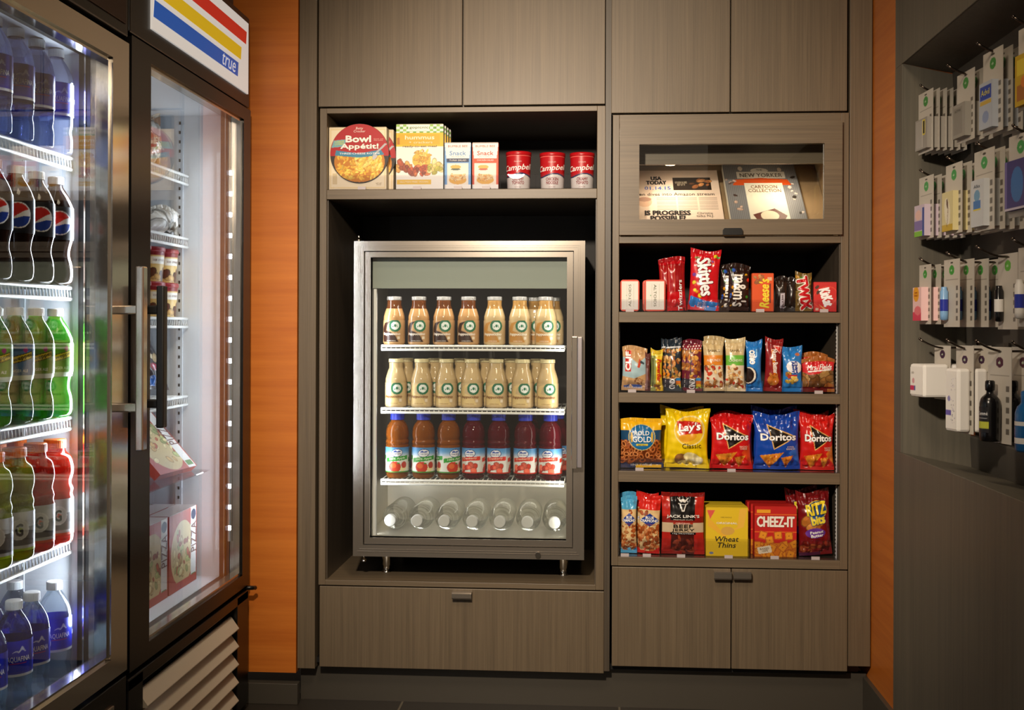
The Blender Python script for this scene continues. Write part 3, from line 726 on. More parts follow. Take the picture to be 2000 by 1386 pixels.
def tin(x0, x1, y0, flip, label):
    c, w, h, loc = row(x0, x1, y0, zA, .022)
    cv = Cv(w * .86, h * .9, '#e9e6dc'); cv.text('ALTOIDS', .5, .5, .15, '#5b5a3c', w=.78, rot=90 * flip); cv.ell(.25 if flip < 0 else .3, .5, .03, .03, '#4a9a6a')
    cv.rect(.30, .1, .33, .9, '#cfcabb'); cv.rect(.72, .1, .74, .9, '#cfcabb')
    pr = []; 
    for k in range(24):
        a = 2 * math.pi * k / 24; pr.append((math.copysign(w / 2 - .009, math.cos(a)) + .009 * math.cos(a), h / 2 + math.copysign(h / 2 - .009, math.sin(a)) + .009 * math.sin(a)))
    mb = MB().prism(pr, -.011, .011, 'y', 0, True)
    r = mb.build('mint_tin', 'tin_red', loc=loc); tag(r, label, 'tin')
    fr = MB().prism([(p[0] * .985, h / 2 + (p[1] - h / 2) * .985) for p in pr], -.0118, -.0108, 'y').build('lid_rim', 'tin_red', r)
    v, f, cc, ns = cv.emit(flat_map(.0246), .0003); v = v + np.array([0, 0, h * .05]); colmesh('lid_panel', [(v, f, cc, 0)], 'print_card', parent=r)
    return r
mat('tin_red', '#c9452f', .35, .3)
tin(1211.5, 1249, 546, 1, 'red and white mint tin standing on end at the far left of the sweets shelf')
t2 = tin(1259, 1300, 546, -1, 'red and white mint tin standing on end beside the red licorice bags')
again(t2, (t2.location.x - .004, t2.location.y + .03, t2.location.z), 'red and white mint tin tucked behind the one beside the licorice')

def p_lic(cv):
    cv.rect(0, .86, 1, 1, '#b8101a')
    for i in range(9): u = .08 + i * .1; cv.rect(u, .12, u + .055, .86, '#8c0c10'); cv.rect(u + .01, .3, u + .02, .84, '#d86a50')
    cv.rect(0, 0, 1, .34, '#c4131a'); cv.rect(.12, .33, .36, .82, '#a81218'); cv.text('Twizzlers', .68, .28, .2, '#ffffff', w=.55, rot=90, bold=.02)
c, w, h, loc = row(1303, 1342, 500, zA, .024)
lc = make_bag('licorice_bag', w, h, .024, p_lic, '#a8141a', loc, 'red licorice bag with twisted sticks leaning against the fruit candy bag', 'snack bag', 'licorice bags', rz=.1, ry=-.03, seed=3)
again(lc, (loc[0] - .018, loc[1] + .026, loc[2]), 'red licorice bag behind the front one, next to the mint tins', .0)
def p_skit(cv):
    cv.blobs((.1, .2, 1, .98), 22, .055, ['#e8a21c', '#49a63a', '#d8301c', '#6a3a90', '#e8d02c'], asp=1)
    cv.poly([(.1, .95), (.5, 1), (.75, .8), (.8, .3), (.4, .25), (.2, .6)], '#cf1620')
    cv.poly([(0, 0), (.9, 0), (1, .14), (.55, .16), (.05, .24)], '#2c7fd0'); cv.ell(.22, .87, .1, .035, '#7c8c50')
    cv.text('Skittles', .52, .56, .46, '#ffffff', w=.62, rot=-80, bold=.03, out='#7a1020', ow=.03)
    cv.text('SHARE\nSIZE', .45, .09, .14, '#e8d8f0', w=.14, rot=-90)
c, w, h, loc = row(1344, 1404, 491, zA, .03)
make_bag('fruit_candy_bag', w, h, .03, p_skit, '#cf1620', loc, 'tall bright red fruit candy bag, tallest package on the sweets shelf', 'snack bag', ry=.05, seed=5, wr=.9)
def p_mm(cv):
    cv.blobs((.05, .1, .95, .95), 34, .06, ['#e8a21c', '#3f9a34', '#d8301c', '#2c55b0', '#e8d02c', '#3a2218'], asp=1)
    cv.poly([(.2, 0), (.8, 0), (.85, .75), (.25, .7)], '#33201a'); cv.rect(0, 0, 1, .07, '#33201a')
    cv.text('m&m\'s', .55, .42, .62, '#f4efe6', w=.66, rot=-90, bold=.02, out='#2a1612', ow=.02)
c, w, h, loc = row(1420, 1464, 515, zA, .028)
mm = make_bag('chocolate_candy_bag', w, h, .028, p_mm, '#2c1b16', loc, 'dark brown bag of coloured chocolate candies, front one beside the orange box', 'snack bag', 'brown candy bags', ry=.04, seed=7)
again(mm, (loc[0] - .019, loc[1] + .03, loc[2]), 'dark brown candy bag behind, next to the bright red fruit candy bag')
again(mm, (loc[0] - .004, loc[1] + .06, loc[2] + .004), 'dark brown candy bag, rearmost of the three')
def p_ree(cv):
    cv.text("Reese's", .56, .48, .44, '#f7e02c', w=.76, rot=90, shear=.25, bold=.03); cv.rect(.80, .22, .87, .74, '#6a2c12'); cv.rect(.72, .82, .92, .9, '#e8b890')
    cv.blobs((.06, .72, .5, .95), 7, .11, ['#8a4a22', '#a8622e', '#c98a4e'])
    cv.rect(.0, 0, 1, .015, '#b03008')
c, w, h, loc = row(1469, 1511, 534, zA, .022)
make_box('peanut_cup_box', w, h, .022, p_ree, '#e2520f', '#c84408', loc, 'orange candy box with yellow lettering on the sweets shelf', 'box')
def p_dark(cv):
    cv.rect(.36, 0, .72, .52, '#cfc8d2'); cv.text('SNACK BAR', .54, .26, .14, '#4a3040', w=.42, rot=90)
    for i in range(10): cv.rect(.05 + .09 * i, .5, .08 + .09 * i, .98, '#3a2c22')
    cv.rect(.2, .9, .7, .96, '#c9b070')
c, w, h, loc = row(1514, 1541, 540, zA, .018)
dk = make_bag('wrapped_chocolate_bar', w, h, .018, p_dark, '#1e1512', loc, 'black wrapped chocolate bar with a white label standing between orange box and gold bar', 'snack bar', 'dark chocolate bars', seed=9)
def p_dark2(cv):
    for i in range(10): cv.rect(.05 + .09 * i, .1, .08 + .09 * i, .98, '#33251c')
    cv.rect(.3, .93, .6, .97, '#a03024')
c, w, h, loc = row(1539, 1556, 541, zA, .018)
make_bag('wrapped_chocolate_bar', w, h, .018, p_dark2, '#1e1512', loc, 'narrow black wrapped chocolate bar close against the gold and red bar', 'snack bar', 'dark chocolate bars', seed=11)
def p_twix(cv):
    cv.blobs((0, 0, 1, 1), 40, .09, ['#6a5228', '#8a7038', '#a08844', '#4e3a1c']); cv.rect(0, .86, 1, 1, '#b98a2c'); cv.ell(.4, .9, .16, .12, '#4a9a34')
    cv.text('TWIX', .52, .48, .62, '#cf1822', w=.84, rot=-80, bold=.05, out='#f4ece0', ow=.07)
c, w, h, loc = row(1554, 1587, 535, zA, .02)
make_bag('caramel_bar_pouch', w, h, .02, p_twix, '#7a6230', loc, 'gold speckled pouch with big red letters, near the right end of the sweets shelf', 'snack bar', seed=13)
def p_kit(cv):
    cv.ell(.5, .5, .44, .58, '#e84a30', -60); cv.ell(.5, .5, .41, .54, '#d21f1a', -60); cv.text('KitKat', .56, .5, .44, '#ffffff', w=.62, rot=-72, shear=.2, bold=.05)
    cv.poly([(.15, .3), (.22, .25), (.6, .06), (.5, .04)], '#e8b060'); cv.rect(.08, .05, .22, .12, '#d8b8a0'); cv.blobs((.1, .6, .26, .85), 5, .07, ['#4a2a18'])
c, w, h, loc = row(1590, 1634, 551, zA, .018)
make_box('wafer_bar_box', w, h, .018, p_kit, '#d0201c', '#a81412', loc, 'red wafer candy box at the right end of the sweets shelf', 'box', rz=-.05)

# ---- row B
def p_clif(cv):
    cv.rect(0, .12, 1, .86, '#a9c6cf'); cv.rect(0, .74, 1, 1, '#cfa878'); cv.poly([(.3, .75), (.65, .6), (1, .78), (1, .9), (.3, .9)], '#c9a070')
    cv.poly([(0, .32), (.5, .27), (1, .38), (1, .12), (0, .12)], '#c9a070'); cv.blobs((.5, .15, .95, .3), 8, .06, ['#8a5a38', '#b08050'])
    cv.ell(.5, .06, .48, .14, '#3a62b8'); cv.text('CHOCOLATE CHIP', .5, .07, .05, '#e8eef8', w=.7)
    cv.rect(.1, .42, .36, .88, '#cf3020'); cv.text('CLIF', .23, .65, .2, '#ffffff', w=.40, rot=90, bold=.06)
    cv.poly([(.62, .52), (.72, .5), (.8, .66), (.7, .72)], '#c84a30'); cv.poly([(.72, .62), (.9, .58), (.92, .62), (.76, .68)], '#3c4850'); cv.ell(.78, .74, .035, .035, '#e0b890')
c, w, h, loc = row(1214, 1263, 676, zB_, .022)
make_bag('energy_bar_pouch', w, h, .022, p_clif, '#c9a070', loc, 'tan and pale blue energy bar pouch at the far left of the second snack shelf', 'snack bar', seed=15, ry=.02)
def p_pb(cv):
    cv.rect(.0, .86, 1, 1, '#e8d84c'); cv.rect(0, .0, .42, .86, '#8a9450'); cv.rect(.42, 0, 1, .86, '#e6bc28'); cv.text('PowerBar', .72, .5, .36, '#c8281c', w=.56, rot=-90, shear=.2, bold=.03)
    cv.blobs((.3, .02, .8, .14), 8, .12, ['#b07838', '#8a5424']); cv.rect(.1, .1, .2, .8, '#5a5a30')
c, w, h, loc = row(1271, 1295, 684, zB_, .02)
pb_ = make_bag('energy_bar_pouch', w, h, .02, p_pb, '#e0bc30', loc, 'narrow bright yellow energy bar with red lettering on the second snack shelf', 'snack bar', seed=17)
def p_pb2(cv): cv.rect(0, .05, .5, .6, '#8c6a68'); cv.rect(.5, 0, 1, 1, '#5c2c28')
c, w, h, loc = row(1261, 1271, 690, zB_, .02)
make_bag('energy_bar_pouch', w * 1.2, h, .02, p_pb2, '#6a3a34', loc, 'slim brown wrapped bar between the tan pouch and the yellow bar', 'snack bar', seed=18)
def p_kind(red):
    def f(cv):
        cv.blobs((.05, .22, .95, .82), 60, .13, NUT + ['#d88020', '#e8a84c'] + (['#7a3a5a'] if red else ['#8a6a30'])); cv.rect(.3, .3, .36, .8, '#3c3a38')
        if red:
            cv.rect(0, .8, 1, 1, '#8e1c30')
            for i in range(6):
                for j in range(4): cv.ell(.08 + .17 * i + (j % 2) * .08, .82 + .05 * j, .045, .045, '#f0e4dc'); 
        else: cv.rect(0, .86, 1, 1, '#1e2c38'); cv.rect(.05, .84, .95, .87, '#d8dce0')
        cv.rect(0, 0, 1, .24, '#35323c'); cv.text('KIND', .42, .14, .34, '#ffffff', w=.2, rot=-90, bold=.02)
        for i, q in enumerate(('#8ac43c', '#e8c020', '#e07820', '#3a86c0')): cv.rect(.66, .02 + i * .06, .95, .08 + i * .06, q)
    return f
c, w, h, loc = row(1300, 1332, 665, zB_, .02)
k1 = make_bag('nut_bar_pouch', w, h, .02, p_kind(False), '#26303a', loc, 'nut bar with dark blue top and clear window beside the yellow energy bar', 'snack bar', seed=19)
again(k1, (loc[0] - .010, loc[1] + .024, loc[2] + .002), 'nut bar with dark blue top, standing behind the front one')
c, w, h, loc = row(1338, 1372, 664, zB_, .02)
k2 = make_bag('nut_bar_pouch', w, h, .02, p_kind(True), '#6a2030', loc, 'nut bar with red and white dotted top beside the orange fruit and nut pouch', 'snack bar', seed=21)
again(k2, (loc[0] - .011, loc[1] + .024, loc[2] + .002), 'nut bar with red and white dotted top, standing behind its twin')
def p_sah(col):
    def f(cv):
        cv.rect(0, .68, 1, 1, '#d2bb8c'); cv.rect(0, .5, 1, .70, col); cv.rect(0, 0, 1, .5, '#e8d8bc'); cv.blobs((.05, .05, .95, .5), 36, .1, NUT + ['#c84028', '#e8cfa0'])
        cv.text('SAHALE', .52, .79, .045, '#6a5a3c', w=.6); cv.text('ALMONDS' if col[1] == 'e' else 'CASHEWS', .5, .60, .05, '#f8f0dc', w=.72); cv.ell(.5, .93, .05, .025, '#4a3c28')
    return f
c, w, h, loc = row(1375, 1416, 664, zB_, .026)
s1 = make_bag('nut_mix_pouch', w, h, .026, p_sah('#e28a2c'), '#d2bb8c', loc, 'cream and orange nut mix pouch on the second snack shelf', 'snack bag', 'cream nut pouches', seed=23, ry=-.02)
again(s1, (loc[0] + .006, loc[1] + .03, loc[2] + .014), 'cream nut pouch standing behind the orange one')
c, w, h, loc = row(1417, 1457, 664, zB_, .026)
make_bag('nut_mix_pouch', w, h, .026, p_sah('#6cb840'), '#d8c69a', loc, 'cream and green nut mix pouch beside the blue cookie pack', 'snack bag', 'cream nut pouches', seed=25)
def p_oreo(cv):
    cv.ell(.15, .32, .56, .56, '#0e3468'); cv.ell(.12, .33, .48, .5, '#efe6d4'); cv.ell(.02, .33, .46, .46, '#2c1f1c'); cv.noise(.1)
    cv.text('OREO', .34, .7, .34, '#ffffff', w=.28, rot=90, bold=.06); cv.rect(.6, .7, .68, .86, '#7fb8e8'); cv.rect(0, .93, 1, 1, '#15509c')
c, w, h, loc = row(1458, 1490, 669, zB_, .026)
oo = make_bag('cookie_pack', w, h, .026, p_oreo, '#2b7fd0', loc, 'blue cookie pack showing a dark round sandwich cookie', 'snack bag', seed=27)
again(oo, (loc[0] + .004, loc[1] + .03, loc[2] + .003), 'blue cookie pack hidden behind the one with the dark round cookie')
def p_nb(cv):
    cv.poly([(.3, .82), (.45, .8), (.7, .35), (.5, .3)], '#d87818'); cv.ell(.5, .22, .34, .3, '#c87830'); cv.blobs((.25, .12, .75, .34), 16, .06, ['#d89848', '#b86820'])
    cv.text('Nutter Butter', .56, .58, .3, '#f4e8e0', w=.46, rot=-84, bold=.03); cv.poly([(.45, .88), (.92, .87), (.85, .74)], '#d83c30', edge='#f0c8c0', ew=.04); cv.rect(0, .92, 1, 1, '#d02420')
c, w, h, loc = row(1493, 1528, 664, zB_, .026)
make_bag('cookie_pack', w, h, .026, p_nb, '#8e1c1c', loc, 'dark red cookie pack with a peanut shaped cookie between two blue packs', 'snack bag', seed=29, ry=.03)
def p_ch(cv):
    cv.blobs((.1, .2, .7, .42), 20, .1, ['#d8b048', '#b07838', '#e8cc80', '#c84828']); cv.ell(.75, .84, .12, .07, '#c87850')
    cv.ell(.58, .56, .3, .42, '#f4f4f8', 80); cv.text('Chips\nAhoy!', .58, .56, .17, '#20439c', w=.28, rot=-80, bold=.05); cv.rect(.3, .36, .75, .39, '#c02838')
c, w, h, loc = row(1529, 1569, 680, zB_, .026)
make_bag('cookie_pack', w, h, .026, p_ch, '#2a80cc', loc, 'bright blue cookie pack with a white badge beside the big cookie bag', 'snack bag', seed=31)
def p_mrs(cv):
    cv.blobs((0, .1, 1, .66), 22, .17, ['#b08850', '#8a6034', '#c9a470', '#6a4424']); cv.rect(0, 0, 1, .14, '#6a1418'); cv.rect(0, .86, 1, 1, '#b06a30')
    cv.poly([(0, .86), (1, .86), (1, .6), (.7, .64), (.5, .52), (.2, .48), (0, .56)], '#d0262c'); cv.text('Mrs. Fields', .52, .70, .14, '#ffffff', w=.78, shear=.3, bold=.02, rot=2); cv.poly([(.15, .55), (.9, .62), (.9, .645), (.15, .59)], '#ffffff')
c, w, h, loc = row(1567, 1633, 697, zB_, .03)
ms = make_bag('cookie_bag', w, h, .03, p_mrs, '#b06a30', loc, 'wide brown and red bag of chocolate chip cookies on the second snack shelf', 'snack bag', seed=33)
again(ms, (loc[0] - .012, loc[1] + .032, loc[2] + .012), 'brown and red cookie bag standing behind the front one')

# ---- row C
def p_rold(cv):
    cv.rect(0, .64, 1, 1, '#f2bc1c'); cv.rect(0, .5, 1, .76, '#1f4a70'); cv.rect(0, 0, 1, .12, '#27345c'); cv.rect(0, .11, 1, .56, '#6a3014')
    for i in range(60):
        a, b = cv.rg.uniform(0, 1), cv.rg.uniform(.13, .52)
        q = ['#c8743c', '#d88a50', '#b05c28'][i % 3]; cv.ell(a, b, .085, .06, '#7a3c18', i * 37); cv.ell(a, b, .075, .052, q, i * 37); cv.ell(a, b, .042, .026, '#5a2a12', i * 37)
    cv.ell(.52, .62, .33, .30, '#d8c070'); cv.ell(.52, .62, .31, .285, '#1c6ca4'); cv.ell(.27, .62, .03, .12, '#d8b040'); cv.ell(.77, .62, .03, .12, '#d8b040')
    cv.text('ROLD', .52, .705, .085, '#ffffff', w=.36, bold=.01, out='#0c3a6a', ow=.02); cv.text('GOLD', .52, .58, .11, '#ffffff', w=.46, bold=.01, out='#0c3a6a', ow=.02)
    cv.rect(.38, .45, .66, .49, '#e8d048'); cv.text('PRETZELS', .52, .47, .02, '#2a3a20', w=.2); cv.text('TINY TWISTS', .5, .06, .045, '#e8ecf4', w=.5)
c, w, h, loc = row(1210, 1296, 818, zC_, .045)
make_bag('pretzel_bag', w, h, .045, p_rold, '#f2bc1c', loc, 'yellow and blue pretzel bag at the left end of the chip shelf', 'chip bag', seed=41, ry=-.01, wr=.6)
def p_lays(cv):
    cv.ell(.54, .66, .37, .34, '#f6e9a0'); cv.ell(.54, .66, .34, .31, '#f4c430'); cv.ell(.5, .55, .22, .10, '#e8a428', 10)
    cv.poly([(.24, .82), (.5, .84), (.8, .80), (.86, .62), (.5, .60), (.3, .58)], '#c8261c'); cv.text("Lay's", .54, .71, .17, '#ffffff', w=.52, rot=4, shear=.12, bold=.035, out='#8a1410', ow=.02)
    cv.text('Classic', .60, .40, .085, '#4a3c10', w=.46, rot=3)
    cv.ell(.38, .15, .17, .13, '#9a6a3c', -15); cv.ell(.62, .18, .2, .12, '#efe2a8', -20); cv.ell(.72, .13, .16, .1, '#f4ecc4', 15); cv.ell(.5, .09, .2, .06, '#e8d488')
c, w, h, loc = row(1298, 1386, 805, zC_, .05)
ly = make_bag('potato_chip_bag', w, h, .05, p_lays, '#f5d312', loc, 'bright yellow potato chip bag standing higher than its neighbours', 'chip bag', 'yellow potato chip bags', seed=43, ry=.025, wr=1.3)
again(ly, (loc[0] - .012, loc[1] + .062, loc[2] + .004), 'bright yellow potato chip bag peeking out behind the front one', .05)
def p_dor(col, hi, t):
    def f(cv):
        cv.poly([(1, .1), (1, .5), (.75, .3)], hi, .5)
        cv.poly([(.28, .82), (.92, .60), (.42, .38)], '#1c1614', edge='#f0c070', ew=.022); cv.rect(0, 0, 0, 0, '#000000')
        chip(cv, [(.1, .26), (.64, .32), (.34, .03)]); chip(cv, [(.58, .22), (.86, .26), (.68, .03)])
        cv.text('Doritos', .52, .60, .115, '#ffffff', w=.80, bold=.04, out='#181210', ow=.035); cv.text(t, .8, .40, .035, '#f4e0c8', w=.2)
    return f
c, w, h, loc = row(1388, 1471, 811, zC_, .045)
d1 = make_bag('tortilla_chip_bag', w, h, .045, p_dor('#d21c1c', '#e86020', 'NACHO\nCHEESE'), '#d01a1c', loc, 'red tortilla chip bag between the yellow bag and the blue bag', 'chip bag', 'tortilla chip bags', seed=45, wr=1.4, ry=.01)
again(d1, (loc[0] + .01, loc[1] + .046, loc[2] + .006), 'red tortilla chip bag behind, its top showing by the yellow bag')
c, w, h, loc = row(1474, 1566, 812, zC_, .045)
d2 = make_bag('tortilla_chip_bag', w, h, .045, p_dor('#1c50b8', '#3c80e0', 'COOL\nRANCH'), '#1748b0', loc, 'front blue tortilla chip bag with two orange chips', 'chip bag', 'tortilla chip bags', seed=47, wr=1.3, ry=-.01)
again(d2, (loc[0] + .002, loc[1] + .052, loc[2] + .014), 'blue tortilla chip bag standing taller behind the front blue one')
c, w, h, loc = row(1563, 1633, 814, zC_, .045)
d3 = make_bag('tortilla_chip_bag', w, h, .045, p_dor('#d21c1c', '#e8a030', 'NACHO\nCHEESE'), '#d2201a', loc, 'red tortilla chip bag at the right end of the chip shelf', 'chip bag', 'tortilla chip bags', seed=49, wr=1.5)
again(d3, (loc[0] - .006, loc[1] + .046, loc[2] + .006), 'red tortilla chip bag behind the rightmost one on the chip shelf')

# ---- row D
def p_bd(col, alt):
    def f(cv):
        cv.rect(0, 0, 1, .78, '#e8c890'); cv.blobs((0, .04, 1, .48), 60, .1, ['#b8602c', '#c87840', '#a04c20', '#d89058']); cv.blobs((.1, .66, .9, .76), 3, .1, ['#a85428'])
        cv.rect(0, .76, 1, 1, col); cv.poly([(0, 0), (1, 0), (1, .12), (.7, .04), (.2, .03), (0, .1)], alt)
        cv.poly([(.02, .58), (.5, .70), (.98, .58), (.5, .47)], '#173a94'); cv.text('BLUE\nDIAMOND', .5, .6, .05, '#ffffff', w=.86, bold=.03); cv.text('ALMONDS', .5, .51, .03, '#9a4a20', w=.6)
    return f
c, w, h, loc = row(1213, 1245, 968, zD_, .026)
b1 = make_bag('almond_bag', w, h, .026, p_bd('#58b0dc', '#3a90cc'), '#58b0dc', loc, 'light blue almond bag at the left end of the bottom snack shelf', 'snack bag', 'almond bags', seed=51)
again(b1, (loc[0] - .002, loc[1] + .03, loc[2] + .008), 'light blue almond bag standing behind the front light blue one')
c, w, h, loc = row(1245, 1289, 970, zD_, .026)
b2 = make_bag('almond_bag', w, h, .026, p_bd('#dd2a20', '#c01c18'), '#d8241c', loc, 'red topped almond bag on the bottom snack shelf', 'snack bag', 'almond bags', seed=53, ry=.03)
again(b2, (loc[0] - .006, loc[1] + .03, loc[2] + .004), 'red topped almond bag standing behind the front one')
def p_jack(cv):
    cv.rect(0, .62, 1, 1, '#c2281c'); cv.rect(.2, .52, .78, 1, '#171312'); cv.rect(0, .36, 1, .52, '#cbb494'); cv.rect(0, 0, 1, .36, '#b2241c'); cv.rect(.22, 0, .76, .34, '#4a1a14'); cv.blobs((.26, .04, .74, .3), 22, .08, ['#7a2c1c', '#5a1e14', '#9a4028'], asp=.4)
    cv.rect(0, .52, 1, .56, '#8a1c14')
    for q in ([(.35, .93), (.45, .84), (.5, .86), (.55, .84), (.65, .93), (.56, .88), (.5, .9), (.44, .88)], [(.42, .82), (.58, .82), (.53, .70), (.47, .70)], [(.36, .84), (.44, .80), (.44, .82)], [(.64, .84), (.56, .80), (.56, .82)]): cv.poly(q, '#f0ece4')
    cv.poly([(.45, .81), (.55, .81), (.515, .725), (.485, .725)], '#171312')
    cv.text("JACK LINK'S", .5, .62, .058, '#f4f0e8', w=.78, bold=.03, out='#171312', ow=.03); cv.text('PREMIUM CUTS', .5, .57, .018, '#e8e0d0', w=.46)
    cv.rect(.26, .495, .74, .53, '#a83020'); cv.text('ORIGINAL', .5, .512, .024, '#f4e8d8', w=.36); cv.text('BEEF', .5, .466, .052, '#171312', w=.46, bold=.02); cv.text('JERKY', .5, .398, .052, '#171312', w=.54, bold=.02); cv.rect(.2, .325, .8, .36, '#171312'); cv.text('12g PROTEIN', .5, .342, .02, '#ffffff', w=.5)
c, w, h, loc = row(1292, 1377, 964, zD_, .024)
make_bag('jerky_bag', w, h, .024, p_jack, '#8e1a14', loc, 'black and red beef jerky bag with a cream band on the bottom snack shelf', 'snack bag', seed=55, wr=.6)
def p_wt(cv):
    cv.poly([(.02, .95), (.22, .95), (.1, .76)], '#e05848'); cv.poly([(.05, .8), (.5, .42), (.45, .38), (.05, .62)], '#f0a838', .6); cv.poly([(.98, .98), (.8, .98), (.75, .6), (.5, .5), (.9, .6)], '#f4b848', .7)
    cv.ell(.52, .52, .16, .1, '#d8a848'); cv.text('Wheat\nThins', .5, .29, .115, '#2a2410', w=.56, shear=.2, bold=.015); cv.text('ORIGINAL', .5, .68, .04, '#f8f4e4', w=.5, bold=.02, out='#c89020', ow=.02); cv.text('100% WHOLE', .48, .80, .025, '#8a7a1c', w=.26)
    cv.ell(.13, .06, .05, .03, '#7080a0')
c, w, h, loc = row(1379, 1461, 991, zD_, .034)
wt = make_box('cracker_box', w, h, .034, p_wt, '#e6c21c', '#e8c828', loc, 'front yellow cracker box on the bottom snack shelf', 'box', 'yellow cracker boxes')
for i in (1, 2): again(wt, (loc[0] - .002 * i, loc[1] + .036 * i, loc[2]), ('second' if i == 1 else 'third') + ' yellow cracker box in the row behind the front one')
def p_cz(cv):
    cv.rect(.05, .87, .38, .94, '#f0a420'); cv.rect(0, .835, 1, .85, '#e86820'); cv.rect(0, .49, 1, .50, '#e86820')
    cv.text('CHEEZ-IT', .5, .70, .20, '#fbf4e8', w=.88, bold=.035, out='#7a1008', ow=.02)
    m = cv.V < .34; cv.put(m & (cv.V < .27), '#d87814')
    def sq(x, y, r, a, k=0):
        q = R(a); P = [(x + r * math.cos(q + t * math.pi / 2), y + r * cv.W / cv.H * math.sin(q + t * math.pi / 2)) for t in range(4)]; cv.poly(P, '#e8941c', edge='#b85c10', ew=.018); cv.ell(x, y, .014, .014, '#8a4408')
    for i in range(26): sq(cv.rg.uniform(.05, .95), cv.rg.uniform(.03, .27), .12, cv.rg.uniform(0, 90))
    for x, y, a in ((.2, .43, 30), (.36, .33, 60), (.56, .43, 50), (.82, .42, 48)): sq(x, y, .12, a)
    cv.poly([(.06, .18), (.38, .23), (.42, .09), (.1, .05)], '#efe2c4'); cv.text('BAKED\n100%', .24, .14, .04, '#5a3c1c', w=.22, rot=8)
c, w, h, loc = row(1474, 1556, 989, zD_, .036)
cz_ = make_box('cracker_box', w, h, .036, p_cz, '#c31a14', '#c8201a', loc, 'front red cheese cracker box on the bottom snack shelf', 'box', 'red cracker boxes')
for i in (1, 2): again(cz_, (loc[0] - .005 * i, loc[1] + .038 * i, loc[2]), ('second' if i == 1 else 'third') + ' red cheese cracker box in the row behind the front one')
def p_ritz(cv):
    cv.blobs((.15, .35, .8, .62), 6, .16, ['#c8843c', '#b06a28']); cv.ell(.58, .72, .33, .27, '#e8d048'); cv.ell(.58, .72, .31, .25, '#24508c'); cv.text('RITZ', .56, .74, .17, '#f4dc30', w=.6, rot=6, bold=.04, out='#14305c', ow=.03)
    cv.text('bits', .60, .57, .13, '#f4e040', w=.42, rot=10, bold=.05, out='#1c5a9c', ow=.05); cv.ell(.5, .36, .32, .15, '#6c3aa0'); cv.text('Peanut\nButter', .54, .35, .05, '#ffffff', w=.42, rot=6, bold=.03); cv.blobs((.1, .05, .95, .22), 14, .09, ['#8a2c1c', '#6a1810', '#a8502c']); cv.rect(0, 0, 1, .05, '#4a1a3c')
c, w, h, loc = row(1563, 1630, 965, zD_, .04)
rz_ = make_bag('cracker_bag', w, h, .04, p_ritz, '#7a1418', loc, 'shiny dark red bag of small peanut butter crackers, front one', 'snack bag', seed=61, wr=1.5, ry=-.06)
again(rz_, (loc[0] - .022, loc[1] + .045, loc[2] + .006), 'shiny dark red cracker bag leaning behind the front one')

# ---- clear trays on the shelves
def tray(z, x0, x1, divs, ylip, label, tags, lip=.034, group='clear product trays'):
    r = empty('product_tray', ((x0 + x1) / 2, D + .012, z), label=label, cat='tray', group=group)
    MB().box(x0, x1, D + .008, D + .4, z + .0002, z + .0022).build('tray_base', 'acrylic', r, world=True)
    MB().box(x0, x1, D + .006, D + .0085, z + .0002, z + lip).build('front_lip', 'acrylic', r, world=True)
    for px in divs: x = X(px); MB().box(x - .0006, x + .0006, D + .0087, D + .020, z + .0023, z + lip).build('divider', 'acrylic', r, world=True)
    for px in tags: x = X(px); MB().box(x - .011, x + .011, D + .0035, D + .0058, z + .0005, z + .009).build('price_tag', 'price_tag', r, world=True)
    return r
mat('price_tag', '#b8aeb0', .5)
tray(SH[1], sx1 + .004, sx2 - .005, (1252, 1302, 1343, 1405, 1466, 1512, 1552, 1588), 0, 'clear plastic divided tray along the sweets shelf', (1230, 1485, 1610))
tray(SH[2], sx1 + .004, sx2 - .005, (1266, 1297, 1334, 1373, 1416, 1458, 1491, 1528, 1569), 0, 'clear plastic divided tray along the second snack shelf', (1235, 1350, 1600))
tray(SH[3], sx1 + .004, sx2 - .005, (1297, 1387, 1472, 1565), 0, 'clear plastic divided tray along the chip shelf', (1250, 1430))
tray(SH[4], sx1 + .004, sx2 - .005, (1244, 1290, 1378, 1466, 1558), 0, 'clear plastic divided tray along the bottom snack shelf', (1222, 1265, 1332, 1425, 1515, 1595), .052)
tray(ls_top, xl1 + .004, xr0 - .004, (767, 867, 921, 975, 1045, 1108), 0, 'clear plastic divided tray along the shelf above the small cooler', (705, 813, 893, 948), .040)

# ---- top left shelf: meal boxes and cups
zL = ls_top + .0025
YL = 3.122
def rowL(x0, x1, y0, T, dy=0): c, w, h = dims(x0, x1, y0, YL + dy, zL); return c, w, h, (c, YL + dy + T / 2, zL)
def p_bowlbox(cv): cv.rect(.02, .02, .98, .98, '#e9d3a2'); cv.rect(.04, .04, .96, .96, '#f2e4c4'); cv.rect(.06, .09, .14, .26, '#d8c49a'); cv.text('NET WT\n2.4 OZ', .87, .09, .02, '#8a7040', w=.1)
c, w, h, loc = rowL(643, 755, 249, .04)
bw = make_box('pasta_bowl_box', w, h, .04, p_bowlbox, '#efe0c0', '#e8d4ac', loc, 'cream pasta meal box with a round red and black bowl lid on its front', 'box', 'pasta bowl boxes')
rd = onY(703, 300, YL).z - onY(703, 358, YL).z
cv = Cv(2 * rd, 2 * rd, '#2c2420', .0011)
cv.poly([(0, .46), (1, .46), (1, 1), (0, 1)], '#b4141c'); cv.ell(.5, .985, .3, .3, '#c81c24', a=.0)
m = cv.inell(.5, .36, .43, .34) & (cv.V < .48); cv.put(m, '#c87c1c'); cv.blobs((.1, .08, .9, .46), 190, .035, ['#eab02c', '#f4cc54', '#e8a83a', '#f0b840'], m, asp=.45, dk=.72)
